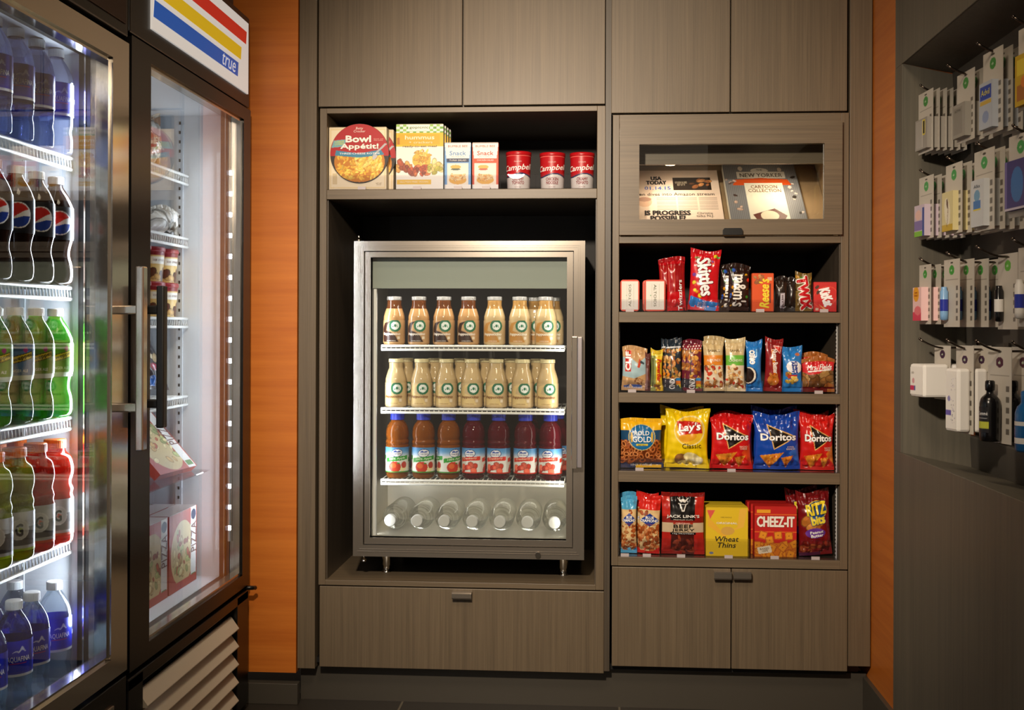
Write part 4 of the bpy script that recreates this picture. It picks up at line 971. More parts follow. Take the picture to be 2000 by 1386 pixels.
cv.blobs((.45, .22, .85, .46), 40, .05, ['#f8dc74', '#f0c450'], asp=.4, dk=.75)
cv.poly([(.02, .6), (.25, .62), (.27, .74), (.06, .72)], '#7ab0b8'); cv.text('100%\nLENTEJAS' if 0 else 'TOP\nCONCHA' if 0 else 'CHEESE\nLOVERS', .16, .68, .035, '#e8e83c', w=.16, rot=4)
cv.poly([(.08, .47), (.1, .555), (.5, .50), (.86, .565), (.92, .48), (.5, .43)], '#3c88a8'); cv.text('THREE-CHEESE ROTINI', .5, .5, .03, '#ffffff', w=.68, bold=.01)
cv.text('Betty\nCrocker', .5, .90, .045, '#fbe8e0', w=.2, shear=.2); cv.ell(.5, .9, .15, .1, '#b4141c', a=0)
cv.text('Bowl', .48, .745, .105, '#fff6ec', w=.42, bold=.045, out='#5a0c10', ow=.02); cv.text('Appétit!', .5, .61, .105, '#fff6ec', w=.64, bold=.045, out='#5a0c10', ow=.02)
cv.text('Quick and\neasy pasta', .82, .73, .022, '#f4c0b0', w=.16)
cv.poly([(.97, .66), (.93, .67), (.72, .47), (.74, .45)], '#b8b8bc'); cv.ell(.76, .44, .05, .03, '#c4c4c8', 45)
v, f, cc, ns = cv.emit(lambda x, z, off: np.stack([x, -(.0019 + off) + 0 * x, z], -1), .0003)
# keep only the disc of the grid
ng = (cv.nu - 1) * (cv.nv - 1); keep = []
ctr = np.array([0, rd])
for k, g in enumerate(f):
    p = v[g].mean(0)
    if k >= ng or (p[0] ** 2 + (p[2] - rd) ** 2) < (rd * .995) ** 2: keep.append(g)
lid = colmesh('bowl_lid', [(v, keep, cc, 0)], 'print_card', smooth=False, parent=bw); lid.location = (.0055, -.021, max(.0015, onY(703, 358, YL).z - zL))
MB().lathe([(rd, -.0012), (rd * 1.005, 0), (rd, .0012), (0, .0012)], 64, (0, 0, rd), axis='y', m=0).build('lid_edge', 'black_plastic', lid)
b2_ = again(bw, (loc[0] + .012, loc[1] + .043, loc[2] - .0), 'cream pasta meal box with round lid standing behind the front one')

def p_hum(cv):
    for i in range(14):
        for j in range(4):
            if (i + j) % 2: cv.rect(i / 14, .86 + j * .035, (i + 1) / 14, .895 + j * .035, '#6aa83c' if (i % 2) else '#9cc860')
    cv.rect(.26, .9, .7, 1, '#f4f2ea'); cv.rect(0, .66, 1, .87, '#f0bc1c'); cv.rect(.05, .69, .92, .85, '#e4ac14'); cv.rect(.02, .69, .07, .80, '#b87814')
    cv.text('gopicnic', .48, .95, .045, '#6a8a50', w=.4, bold=.01); cv.text('hummus', .5, .80, .06, '#fbf0c8', w=.62, bold=.03); cv.text('+ crackers', .52, .725, .035, '#fbf0c8', w=.5); cv.text('ready-to-eat meal', .5, .66, .04, '#4a3a28', w=.72, bold=.01)
    cv.ell(.54, .45, .2, .18, '#e8b848'); cv.blobs((.42, .4, .68, .6), 26, .06, ['#f0cc68', '#d8a038'], asp=.35); cv.blobs((.02, .3, .34, .46), 16, .07, ['#c8803c', '#d8a050', '#a04828']); cv.blobs((.24, .22, .7, .36), 26, .06, ['#b04a28', '#c8703c', '#8a3820']); cv.blobs((.7, .22, .96, .42), 20, .06, ['#d8c070', '#e8d898', '#a8a040'])
    cv.rect(.02, .08, .74, .15, '#e8bc3c'); cv.text('GLUTEN FREE VEGAN', .38, .115, .025, '#f8f0d0', w=.6)
c, w, h, loc = rowL(774, 866, 243, .028)
hm = make_box('picnic_meal_box', w, h, .028, p_hum, '#f1efe6', '#dcd8b0', loc, 'tall white and yellow crackers meal box, front one, beside the pasta box', 'box', 'crackers meal boxes')
for i in (1, 2, 3): again(hm, (loc[0] + .003 * i, loc[1] + .03 * i, loc[2]), ORD[i] + ' white and yellow crackers meal box counting back from the front one')
def p_tuna(col, dk, t):
    def f(cv):
        cv.poly([(0, 1), (1, 1), (.93, .66), (.07, .66)], '#f3f1ec'); cv.rect(.09, .04, .91, .56, '#f0e8d8'); cv.rect(0, 0, 1, .10, '#f3f1ec'); cv.rect(.08, .58, .92, .67, dk)
        cv.text('BUMBLE BEE', .5, .93, .045, '#b0604c', w=.74); cv.text('Snack', .5, .78, .09, col if dk[1] == '1' else '#c83c18', w=.62, bold=.01); cv.text('ON THE RUN', .5, .70, .02, '#a0a0a0', w=.5); cv.text(t, .5, .625, .035, '#f8f0e8', w=.64)
        cv.ell(.42, .48, .2, .08, '#d8b050'); cv.ell(.42, .43, .18, .04, '#4a5a48' if dk[1] == '1' else '#c05840'); cv.ell(.5, .2, .33, .17, '#e0a83c'); cv.ell(.5, .26, .32, .12, '#e8cc90'); cv.blobs((.25, .18, .76, .32), 26, .04, ['#d89848', '#e8c488'])
    return f
c, w, h, loc = rowL(868.5, 920, 279, .026)
make_box('tuna_snack_box', w, h, .026, p_tuna('#5c92c8', '#182c54', 'TUNA SALAD'), '#6aa0d8', '#e8e4da', loc, 'small light blue salad snack box on the top left shelf', 'box', 'salad snack boxes')
c, w, h, loc = rowL(922.5, 973.5, 279, .026)
make_box('chicken_snack_box', w, h, .026, p_tuna('#d84c1c', '#d84a14', 'CHICKEN SALAD'), '#dc4818', '#e8e4da', loc, 'small orange and white salad snack box beside the soup cups', 'box', 'salad snack boxes', rz=0)
# soup cups
def soup(px0, px1, y0, label, t='CREAMY\nTOMATO'):
    c, w, h, loc = rowL(px0, px1, y0, 0); r = w / 2; loc = (c, YL + r, zL); hb = h * .9
    prof = lambda z: r * (.90 + .10 * np.clip(z / hb, 0, 1))
    cv = Cv(2 * math.pi * r, hb, '#e9e4de', .0012); n = 2 * math.pi
    cv.put(cv.V > .42 + .05 * np.sin((cv.U - .5) * 14 + 1), '#b8141c'); cv.put((cv.V < .43 + .05 * np.sin((cv.U - .5) * 14 + 1)) & (cv.V > .385 + .05 * np.sin((cv.U - .5) * 14 + 1)), '#24305c'); cv.rect(0, .97, 1, 1, '#e86860')
    cv.text("Campbell's", .53, .62, .22, '#fbf6f0', w=.50, shear=.35, bold=.015, rot=4); cv.text("Campbell's", .5, .80, .05, '#f4d8d0', w=.1, shear=.3)
    cv.text(t, .5, .24, .10, '#9c2c2c', w=.17, bold=.02); cv.text('10.75 OZ', .5, .06, .03, '#a06060', w=.09)
    P = [cv.emit(cyl_map(r, prof), .0004)]
    o = colmesh('soup_cup', P, 'print_label', loc=loc); tag(o, label, 'soup cup', 'soup cups on the top left shelf')
    MB().lathe([(0, hb - .001), (r * 1.0, hb - .001), (r * 1.03, hb), (r * 1.03, hb + .009), (r * .99, h - .001), (r * .93, h), (r * .90, h - .002), (0, h - .002)], 48, caps=False).build('plastic_lid', 'cup_red', o)
    MB().lathe([(0, .0), (r * .89, .0), (r * .9, .001)], 32, caps=False).build('cup_base', 'white_plastic', o); return o
mat('cup_red', '#b5121a', .3)
s = soup(987, 1036, 294, 'red and white soup cup nearest the orange snack box')
soup(1053.5, 1103, 296, 'red and white soup cup in the middle of the three front cups', 'CHICKEN\nNOODLE')
soup(1113, 1161, 296, 'red and white soup cup at the right end of the top left shelf')

# ---- newspaper and magazine on the sloping stand
YA, YC_ = 3.185, 3.42
za, zc_ = onY(1425, 434, YA).z, onY(1425, 322, YC_).z
dy_, dz_ = (YC_ - YA), (zc_ - za); ln_ = math.hypot(dy_, dz_); ty_, tz_ = dy_ / ln_, dz_ / ln_
def sp(u, o): return (YA + ty_ * u + tz_ * o, za - .008 + tz_ * u - ty_ * o)
MB().prism([sp(-.022, .0125), sp(ln_ + .03, .0125), sp(ln_ + .03, .024), sp(-.022, .024)], sx1 + .005, sx2 - .005, 'x').build('sloping_stand', 'case_wood', RC, world=True)
ang = math.atan2(YC_ - YA, zc_ - za)
def paper(name, px0, px1, ppx0, L0, paint, base, T, label, cat, rough='print_paper', pages='#e8e0d0'):
    x0, x1 = onY(px0, 430, YA).x, onY(px1, 430, YA).x; w = x1 - x0; cv = Cv(w, L0, base, .0013); paint(cv)
    mb = MB().box(-w / 2, w / 2, -T / 2 + .0004, T / 2, 0, L0)
    o = colmesh(name, [cv.emit(flat_map(T), .0004), solid(mb, pages)], rough, smooth=False, loc=((x0 + x1) / 2, YA + .0, za - .008))
    o.rotation_euler = (-ang, 0, 0); return tag(o, label, cat)
Lp = math.hypot(YC_ - YA, zc_ - za)
def p_news(cv):
    cv.ell(.14, .80, .05, .05, '#4a6ad0'); cv.text('USA\nTODAY', .37, .80, .075, '#241c1c', w=.2, bold=.05); cv.text('01.14.15', .38, .655, .06, '#5a74cc', w=.26, bold=.02)
    cv.rect(.54, .62, .92, .86, '#2c2018'); cv.blobs((.72, .66, .9, .84), 8, .035, ['#a8683c', '#c88850', '#5a3a24']); cv.text('GOLDEN GLOBES\nBEST OF TV', .62, .74, .04, '#d8c8b0', w=.12)
    cv.text('Allen dives into Amazon stream', .53, .54, .055, '#2c2420', w=.82)
    for i in range(9):
        for x0, x1 in ((.36, .55), (.57, .76), (.78, .96)): cv.rect(x0, .26 + i * .026, x1, .272 + i * .026, '#b09c90')
    cv.ell(.24, .40, .075, .09, '#e0b8a0'); cv.ell(.24, .45, .07, .04, '#b89080'); cv.text('IS PROGRESS\nPOSSIBLE?', .46, .15, .085, '#241c1c', w=.44, bold=.045); cv.text('Christie\ntalks N.J.', .82, .16, .05, '#2c2420', w=.17)
paper('newspaper', 1213, 1416, 0, Lp * .93, p_news, '#ecd4c4', .008, 'folded newspaper lying on the sloping stand behind the glass flap', 'newspaper')
def p_mag(cv):
    for i in range(40): cv.rect(i / 40, 0, i / 40 + .010, 1, '#8c8c90')
    cv.rect(.18, .74, .84, .86, '#f0e8dc'); cv.ell(.5, .88, .12, .07, '#f0e8dc'); cv.ell(.24, .92, .03, .06, '#e8d8c8'); cv.ell(.78, .90, .03, .05, '#e8d8c8')
    cv.text('THE', .5, .89, .03, '#3c3428', w=.08); cv.text('NEW YORKER', .51, .795, .07, '#3c3428', w=.58); cv.poly([(.10, .62), (.9, .62), (.86, .72), (.5, .75), (.14, .72)], '#e0561c')
    cv.rect(.26, 0, .78, .66, '#f4eedc'); cv.text('CARTOON\nCOLLECTION', .52, .555, .06, '#8a5a40', w=.44)
    cv.poly([(.3, .12), (.6, .22), (.75, .1), (.7, .02), (.35, .02)], '#6a2c20'); cv.ell(.52, .1, .12, .12, '#f0e4c8')
    cv.blobs((.02, .5, .14, .8), 6, .03, ['#c8b0a8', '#6a5450']); cv.blobs((.86, .1, .97, .8), 9, .03, ['#e0d0c8', '#302824']); cv.blobs((.1, .1, .2, .45), 5, .04, ['#d8b8a8', '#4a3834'])
paper('cartoon_book', 1428, 1578, 0, Lp * 1.0, p_mag, '#75757a', .022, 'grey cover book with an orange banner on the sloping stand', 'book', 'print_card')
# ================================================================ bottles
def liquid(name, col, trans=.9, rough=.04, ior=1.33, alpha=None):
    """clear plastic filled with liquid: refracting body that also lets part of the light straight through"""
    m = mat(name, col, rough, 0, Transmission_Weight=trans, IOR=ior); n, l, b = nodes(m)
    th = {'cola': .05, 'cranberry_juice': .12, 'apple_juice': .2}.get(name, .55 if trans > .9 else .25)
    t = n.new('ShaderNodeBsdfTransparent'); t.inputs[0].default_value = (*lin(col), 1); x = n.new('ShaderNodeMixShader'); x.inputs[0].default_value = th
    o = n['Material Output']; l.new(b.outputs[0], x.inputs[1]); l.new(t.outputs[0], x.inputs[2]); l.new(x.outputs[0], o.inputs[0]); return m
liquid('water', '#e4eef6', .96); liquid('water_clear', '#f8f9f8', .97, .02, 1.22); liquid('water_lav', '#d8def4', .95)
liquid('cola', '#241008', .3); liquid('soda_green', '#57c23a', .78); liquid('soda_clear', '#cfe8d8', .92); liquid('soda_lime', '#8ecb2c', .75)
liquid('sport_red', '#e2301c', .62); liquid('sport_yellow', '#c6d42a', .62); liquid('sport_orange', '#f0641c', .6)
liquid('apple_juice', '#b8661c', .55); liquid('cranberry_juice', '#6a0e20', .45)
mat('coffee_mocha', '#b98d5c', .12, 0, Coat_Weight=.6); mat('coffee_vanilla', '#c9ae80', .12, 0, Coat_Weight=.6); mat('coffee_neck', '#6a3a1c', .08, 0, Transmission_Weight=.4)
mat('coffee_neck_tan', '#b98a4c', .08, 0, Transmission_Weight=.4)
mat('cap_white', '#eef0f0', .4); mat('cap_pale', '#cfcfca', .45); mat('cap_orange', '#f07a1c', .35); mat('cap_blue', '#2638b8', .35); mat('cap_tin', '#9c9894', .3, .6); mat('cap_cream', '#e6d8a8', .3, .2)

def smooth(pr, n=3):
    """Catmull-Rom through the profile points"""
    o = []
    for i in range(len(pr) - 1):
        p0, p1, p2, p3 = pr[max(i - 1, 0)], pr[i], pr[i + 1], pr[min(i + 2, len(pr) - 1)]
        for k in range(n):
            t = k / n; o.append(tuple(max(0, .5 * (2 * b + (c - a) * t + (2 * a - 5 * b + 4 * c - d) * t * t + (3 * b - a - 3 * c + d) * t ** 3)) for a, b, c, d in zip(p0, p1, p2, p3)))
    return o + [pr[-1]]
def cap_mesh(mb, r, z0, z1, n=40, ribs=True):
    vs = []; N = n * 2
    pr = [(r, z0), (r, z1 - .0015), (r - .0012, z1), (0.0001, z1)]
    for a, (rr, z) in enumerate(pr):
        for k in range(N):
            q = 2 * math.pi * k / N; r2 = rr + (.0004 if ribs and k % 2 and a < 2 else 0); vs.append((r2 * math.cos(q), r2 * math.sin(q), z))
    fs = [(j * N + k, j * N + (k + 1) % N, (j + 1) * N + (k + 1) % N, (j + 1) * N + k) for j in range(3) for k in range(N)]
    return mb.add(vs, fs, 0, False)
def bottle(name, prof, body, capr, capz, capm, lab, label, cat, group, fill_label=True, labr=None, labz=None, neck=None, nseg=36, face=0):
    """prof: profile bottom->neck; lab: Cv painter over the label band labz"""
    r = MB().lathe(smooth(prof), nseg, caps=True).build(name, body); tag(r, label, cat, group)
    cap_mesh(MB(), capr, *capz).build('cap', capm, r)
    if neck: MB().lathe(smooth(neck), nseg, caps=False).build('neck_band', neck_m, r)
    if lab:
        z0, z1 = labz; rr = labr; Wc = 2 * math.pi * rr; cv = Cv(Wc, z1 - z0, '#ffffff', .0013); lab(cv)
        f = cyl_map(rr, (lambda z, P=np.array(smooth(prof)): np.interp(z + z0, P[:, 1], P[:, 0]) + .0006))
        v, fs, cc, ns = cv.emit(f, .0004); v[:, 2] += z0
        colmesh('label', [(v, fs, cc, ns)], 'print_label', parent=r)
    return r
def put(src, loc, label, rz=0, mats=None, s=None, rot=None):
    """copy a finished bottle with its parts"""
    c = copy_tree(src); c.location = loc; c['label'] = label; c.rotation_euler.z = rz
    if rot: c.rotation_euler = rot
    if s: c.scale = (s, s, s)
    return c
first = {}
def use(key, src, loc, label, rz=0, rot=None, s=None):
    if key not in first:
        first[key] = 1; src.location = loc; src['label'] = label; src.rotation_euler = rot or (0, 0, rz)
        if s: src.scale = (s,) * 3
        return src
    return put(src, loc, label, rz, rot=rot, s=s)

# --- prototypes (built once, then copied)
PW = [(.026, 0), (.031, .004), (.0315, .03), (.0295, .042), (.0315, .055), (.0318, .075), (.0318, .132), (.0312, .143), (.0272, .160), (.019, .176), (.0135, .184), (.0125, .188), (.0125, .198)]
def l_water(base):
    def f(cv):
        cv.rect(0, 0, 1, 1, base); cv.rect(0, 0, 1, .08, '#e8eef8'); cv.rect(0, .1, 1, .13, '#3a3ab8')
        for u in (.0, .25, .5, .75):
            cv.text('AQUAFINA', u + .02, .48, .17, '#ffffff', w=.20, bold=.005); cv.poly([(u - .04, .66), (u, .74), (u + .02, .70), (u + .05, .86), (u + .09, .66), (u + .05, .74), (u + .02, .66), (u, .70)], '#dfe6ff'); cv.rect(u - .06, .36, u + .09, .38, '#c83a50')
    return f
wA = bottle('water_bottle', PW, 'water_lav', .0145, (.188, .204), 'cap_white', l_water('#4a4ab0'), '', 'bottle', 'water bottles on the top shelf of the nearer cooler', labr=.0318, labz=(.072, .136))
wB = bottle('water_bottle', PW, 'water', .0145, (.188, .204), 'cap_white', l_water('#1c2cc0'), '', 'bottle', 'water bottles on the floor of the nearer cooler', labr=.0318, labz=(.072, .136))
PC = [(.022, 0), (.030, .006), (.0325, .02), (.0315, .04), (.0275, .058), (.0285, .072), (.0325, .09), (.033, .105), (.033, .145), (.031, .158), (.024, .175), (.015, .190), (.0125, .196), (.0125, .205)]
def l_cola(cv):
    cv.rect(0, 0, 1, 1, '#0e0e12')
    for u in (.12, .5, .88):
        cv.ell(u, .5, .115, .115, '#f4f4f4'); m = cv.inell(u, .5, .105, .105); V = cv.V; U = (cv.U - u) / .1
        cv.put(m & (V > .52 + .14 * np.sin(U * 1.6)), '#cf2018'); cv.put(m & (V < .40 + .08 * np.sin(U * 1.6 + .4)), '#1c3c98')
    for u in (.31, .69): cv.rect(u - .03, .15, u + .03, .85, '#3c3a38'); 
cB = bottle('cola_bottle', PC, 'cola', .0145, (.197, .212), 'cap_white', l_cola, '', 'bottle', 'cola bottles in the nearer cooler', labr=.033, labz=(.088, .152))
def l_ginger(a, b):
    def f(cv):
        cv.rect(0, 0, 1, 1, a); cv.rect(0, 0, 1, .14, '#d8e4d0'); cv.rect(0, .8, 1, 1, b)
        for u in (.12, .5, .88):
            cv.poly([(u - .13, .38), (u + .13, .62), (u + .13, .80), (u - .13, .58)], '#e2c024', edge='#4a3a10', ew=.008); cv.text('Schweppes', u, .595, .14, '#2a2410', w=.24, rot=18, bold=.01); cv.ell(u + .06, .84, .022, .022, '#a8306a'); cv.text('GINGER ALE', u, .26, .08, '#f4f4e8', w=.16)
    return f
gA = bottle('soda_bottle', PC, 'soda_green', .0145, (.197, .212), 'cap_white', l_ginger('#5e8c1c', '#6a9c20'), '', 'bottle', 'soda bottles in the nearer cooler', labr=.033, labz=(.080, .145))
gB = bottle('soda_bottle', PC, 'soda_clear', .0145, (.197, .212), 'cap_white', l_ginger('#5a7ca4', '#3c5c84'), '', 'bottle', 'soda bottles in the nearer cooler', labr=.033, labz=(.080, .145))
PG = [(.028, 0), (.034, .005), (.0345, .03), (.0345, .085), (.033, .095), (.0345, .105), (.031, .118), (.0345, .135), (.0345, .150), (.030, .168), (.0205, .178), (.019, .186)]
def l_sport(c):
    def f(cv):
        cv.rect(0, 0, 1, 1, '#c8c8c8'); cv.rect(0, .14, 1, .62, '#5a5654'); cv.rect(0, 0, 1, .06, c)
        for u in (.1, .5, .9):
            cv.ell(u, .55, .085, .085, '#eeeeec'); cv.ell(u, .55, .075, .075, '#dcdcda'); cv.text('G', u, .55, .3, '#26221e', w=.055, bold=.03); cv.poly([(u, .62), (u + .035, .56), (u + .01, .56), (u + .02, .46), (u - .02, .54), (u + .0, .55)], c)
    return f
sR = bottle('sports_drink_bottle', PG, 'sport_red', .0205, (.185, .202), 'cap_orange', l_sport('#d84a18'), '', 'bottle', 'sports drink bottles in the nearer cooler', labr=.0345, labz=(.018, .088))
sY = bottle('sports_drink_bottle', PG, 'sport_yellow', .0205, (.185, .202), 'cap_orange', l_sport('#a8c020'), '', 'bottle', 'sports drink bottles in the nearer cooler', labr=.0345, labz=(.018, .088))
rowsA = [  # shelf z, variants (front lane order far->near), row word, lean
    (CZ[0], [wA] * 5, 'violet labelled water bottle', 'top shelf'),
    (CZ[1], [cB] * 5, 'dark cola bottle with round emblem', 'second shelf'),
    (CZ[2], [gA, gA, gB, gA, gA], 'soda bottle with yellow banner', 'third shelf'),
    (CZ[3], [sR, sR, sY, sY, sR], 'sports drink bottle with orange cap', 'fourth shelf'),
    (CZ[4], [wB] * 5, 'blue labelled water bottle', 'floor')]
cw = {id(gA): 'green ', id(gB): 'clear ', id(sR): 'red ', id(sY): 'yellow '}
for ri, (z, vs, w_, sh_) in enumerate(rowsA):
    for d_ in range(3 if ri >= 2 else 2):
        for i, src in enumerate(vs[:5 if d_ == 0 else 4]):
            y = iA - .046 - .0785 * i - (.004 if d_ else 0); x = onY(108, 640, iA - .046).x - .078 * d_
            if ri == 4: x -= .0; y -= .012 * (i % 2)
            nm = cw.get(id(src), '')
            lb = f"{nm}{w_}, {sh_}, {'front' if d_ == 0 else 'middle' if d_ == 1 else 'back'} row, {ORD[i]} from the far side"
            use(id(src), src, (x, y, z + .0045 if ri < 4 else ZFA + .001), lb, rz=.62 + .05 * ((i * 7 + ri) % 3))
# --- coffee drinks, juices and water in the countertop cooler
hF = CS[0] ; hC_ = onY(920, 578, 3.225).z - onY(920, 673, 3.225).z
k_ = hC_ / .137
PF = [(.024, 0), (.029, .003), (.0295, .01), (.0295, .072), (.028, .085), (.0225, .103), (.0195, .112), (.0195, .126)]
PF = [(a * k_ * 1.02, b * k_) for a, b in PF]
def l_coffee(sw, tx, g=None):
    def f(cv):
        cv.rect(0, 0, 1, 1, g)
        u = .5
        cv.poly([(u - .17, .06), (u + .09, .06), (u + .04, .34), (u - .02, .48), (u - .10, .56), (u - .08, .80), (u - .02, .97), (u - .13, .88), (u - .18, .64)], sw)
        if sw != '#e0c488': cv.poly([(u - .10, .50), (u + .0, .40), (u + .05, .2), (u + .06, .08), (u - .08, .08)], sw)
        cv.ell(u + .04, .76, .092, .092, '#1c6a48'); cv.ell(u + .04, .76, .060, .060, '#e8efe8'); cv.poly([(u + .015, .60), (u + .065, .60), (u + .075, .76), (u + .04, .90), (u + .005, .76)], '#f0f4f0'); cv.ell(u + .04, .77, .018, .022, '#2c7a58')
        cv.poly([(u + .0, .68), (u + .015, .70), (u + .012, .82)], '#1c6a48'); cv.poly([(u + .08, .68), (u + .065, .70), (u + .068, .82)], '#1c6a48')
        cv.text('frappuccino', u - .02, .39, .15, tx, w=.27, shear=.2, bold=.035); cv.rect(u + .07, .17, u + .11, .30, '#e8d8c0'); cv.text('COFFEE DRINK', u - .02, .1, .04, tx, w=.14)
    return f
fM = bottle('coffee_drink_bottle', PF, 'coffee_mocha', .0205 * k_, (.127 * k_, .137 * k_), 'cap_tin', l_coffee('#33180f', '#f8ece0', '#bf9566'), '', 'bottle', 'coffee drinks in the small steel cooler', labr=.0300 * k_, labz=(.006 * k_, .07 * k_))
fT = bottle('coffee_drink_bottle', PF, 'coffee_vanilla', .0205 * k_, (.127 * k_, .137 * k_), 'cap_tin', l_coffee('#bd853e', '#fbf4e4', '#c8ab7e'), '', 'bottle', 'coffee drinks in the small steel cooler', labr=.0300 * k_, labz=(.006 * k_, .07 * k_))
fV = bottle('coffee_drink_bottle', PF, 'coffee_vanilla', .0205 * k_, (.127 * k_, .137 * k_), 'cap_cream', l_coffee('#e0c488', '#8a5a30', '#cbb084'), '', 'bottle', 'coffee drinks in the small steel cooler', labr=.0300 * k_, labz=(.006 * k_, .07 * k_))
for q, m_ in ((fM, 'coffee_neck'), (fT, 'coffee_neck_tan')):
    a = [(r_ + .0004, z_) for r_, z_ in smooth(PF) if z_ > .098 * k_]; MB().lathe(a, 36, caps=False).build('neck_sleeve', m_, q)
def bx(px, Y=3.225): return onY(px, 640, Y).x
for i, px in enumerate((770, 818, 867, 915, 966, 1015, 1066)):
    use('fM' if i < 4 else 'fT', fM if i < 4 else fT, (bx(px), 3.225, CS[0] + .0021), ('coffee drink bottle with dark brown swoosh' if i < 4 else 'coffee drink bottle with light tan swoosh') + f', {ORD[i]} from the left on the top cooler shelf')
for i, px in enumerate((1033, 1068)): put(fT, (bx(px + 12, 3.29), 3.292, CS[0] + .0021), f'coffee drink bottle in the back row of the top cooler shelf, {("left", "right")[i]} of the two')
for i, px in enumerate((774, 824, 872, 922, 970, 1021, 1070)):
    use('fV', fV, (bx(px), 3.225, CS[1] + .0021), f'cream coloured vanilla coffee drink bottle, {ORD[i]} from the left on the middle cooler shelf')
for i, px in enumerate((790, 846, 897, 947, 995, 1046)): put(fV, (bx(px + 4, 3.292), 3.292, CS[1] + .0021), f'cream coloured coffee drink bottle, back row of the middle cooler shelf, {ORD[i]} from left')
hJ = onY(920, 809, 3.228).z - CS[2]; kj = hJ / .182
PJ = [(.024, 0), (.030, .004), (.0325, .014), (.0335, .02), (.0335, .088), (.0312, .094), (.0334, .099), (.0334, .104), (.0308, .110), (.0326, .116), (.0328, .126), (.0308, .140), (.0255, .152), (.0180, .161), (.0170, .164), (.017, .170)]
PJ = [(a * kj * .98, b * kj) for a, b in PJ]
def l_juice(app):
    def f(cv):
        cv.rect(0, 0, 1, 1, '#e4e6e0'); 
        for k in range(10): cv.rect(0, .66 + .034 * k, 1, .70 + .034 * k, ['#cfdcec', '#b8cfe8', '#a4c2e2', '#8cb4dc', '#7cacd8', '#68a0d0', '#5a98cc', '#5092c8', '#4a8cc4', '#4488c0'][k])
        for u in ((.22, .56, .90) if app else (.17, .5, .83)):
            cv.ell(u, .78, .080, .056, '#1c2a78', 6); cv.ell(u, .78, .072, .047, '#f0f2f6', 6); cv.poly([(u - .055, .82), (u - .03, .87), (u - .012, .875), (u + .0, .83), (u + .02, .86), (u + .05, .87), (u + .055, .83), (u + .03, .80), (u - .03, .80)], '#2c50a8'); cv.text("Ocean Spray", u, .745, .075, '#24307c', w=.115, shear=.2, bold=.01)
            if app:
                cv.poly([(u - .16, .40), (u, .46), (u + .16, .52), (u + .16, .68), (u, .63), (u - .16, .57)], '#2f9a30'); cv.text('100% Apple', u - .0, .545, .10, '#e8f4dc', w=.22, rot=6, shear=.2, bold=.015)
                cv.ell(u - .03, .22, .085, .075, '#c8341c'); cv.ell(u - .05, .27, .04, .035, '#e06a30'); cv.ell(u + .09, .16, .05, .035, '#f0e0a8', 30); cv.ell(u + .10, .30, .04, .045, '#b83424'); cv.ell(u + .02, .37, .02, .01, '#4a8a2c')
            else:
                cv.poly([(u - .15, .44), (u, .50), (u + .15, .52), (u + .15, .67), (u - .0, .66), (u - .15, .60)], '#d83420'); cv.text('Cranberry', u, .585, .09, '#f8e4c8', w=.2, rot=4, shear=.2, bold=.02); cv.blobs((u - .12, .08, u + .1, .34), 12, .032, ['#d8402c', '#c0281c', '#e86850'], asp=.9)
        cv.rect(0, 0, 1, .04, '#3a8a34' if app else '#c8301c')
    return f
jA = bottle('juice_bottle', PJ, 'apple_juice', .0195 * kj, (.164 * kj, .182 * kj), 'cap_blue', l_juice(True), '', 'bottle', 'juice bottles in the small steel cooler', labr=.033 * kj, labz=(.018 * kj, .088 * kj))
jC = bottle('juice_bottle', PJ, 'cranberry_juice', .0195 * kj, (.164 * kj, .182 * kj), 'cap_blue', l_juice(False), '', 'bottle', 'juice bottles in the small steel cooler', labr=.033 * kj, labz=(.018 * kj, .088 * kj))
for i, px in enumerate((777, 828, 877, 926, 975, 1027, 1076)):
    use('jA' if i < 3 else 'jC', jA if i < 3 else jC, (bx(px, 3.232), 3.232, CS[2] + .0021), ('amber apple juice bottle with blue cap' if i < 3 else 'dark red cranberry juice bottle with blue cap') + f', {ORD[i]} from the left on the bottom rack', rz=-.25 + .5 * (i == 2) + .04 * (i % 3))
for i, px in enumerate((1032, 1087)): put(jC, (bx(px + 2, 3.318), 3.318, CS[2] + .0021), f'dark red juice bottle in the back row, {("left", "right")[i]} of the two behind the rightmost juices', rz=.4)
# water bottles lying with their caps towards the door
PL = [(.026, 0), (.031, .004)]
for k in range(9): z_ = .012 + .014 * k; PL += [(.0318, z_), (.0298, z_ + .007)]
PL += [(.0318, .138), (.030, .146), (.024, .165), (.015, .182), (.0125, .187), (.0125, .198)]
wL = bottle('water_bottle', PL, 'water_clear', .0145, (.188, .204), 'cap_pale', None, '', 'bottle', 'water bottles lying on the floor of the small steel cooler')
MATS['cap_pale'].use_nodes = True
for i, (px, ty) in enumerate(((777, .06), (827, .05), (877, .02), (929, 0), (981, -.01), (1033, -.02), (1084, -.03))):
    x = bx(px, 3.28); use('wL', wL, (x, 3.42, fz0 + .0365), f'clear water bottle lying cap forward on the small cooler floor, {ORD[i]} from the left', rot=(math.pi / 2, 0, ty * -.4), s=1.12)
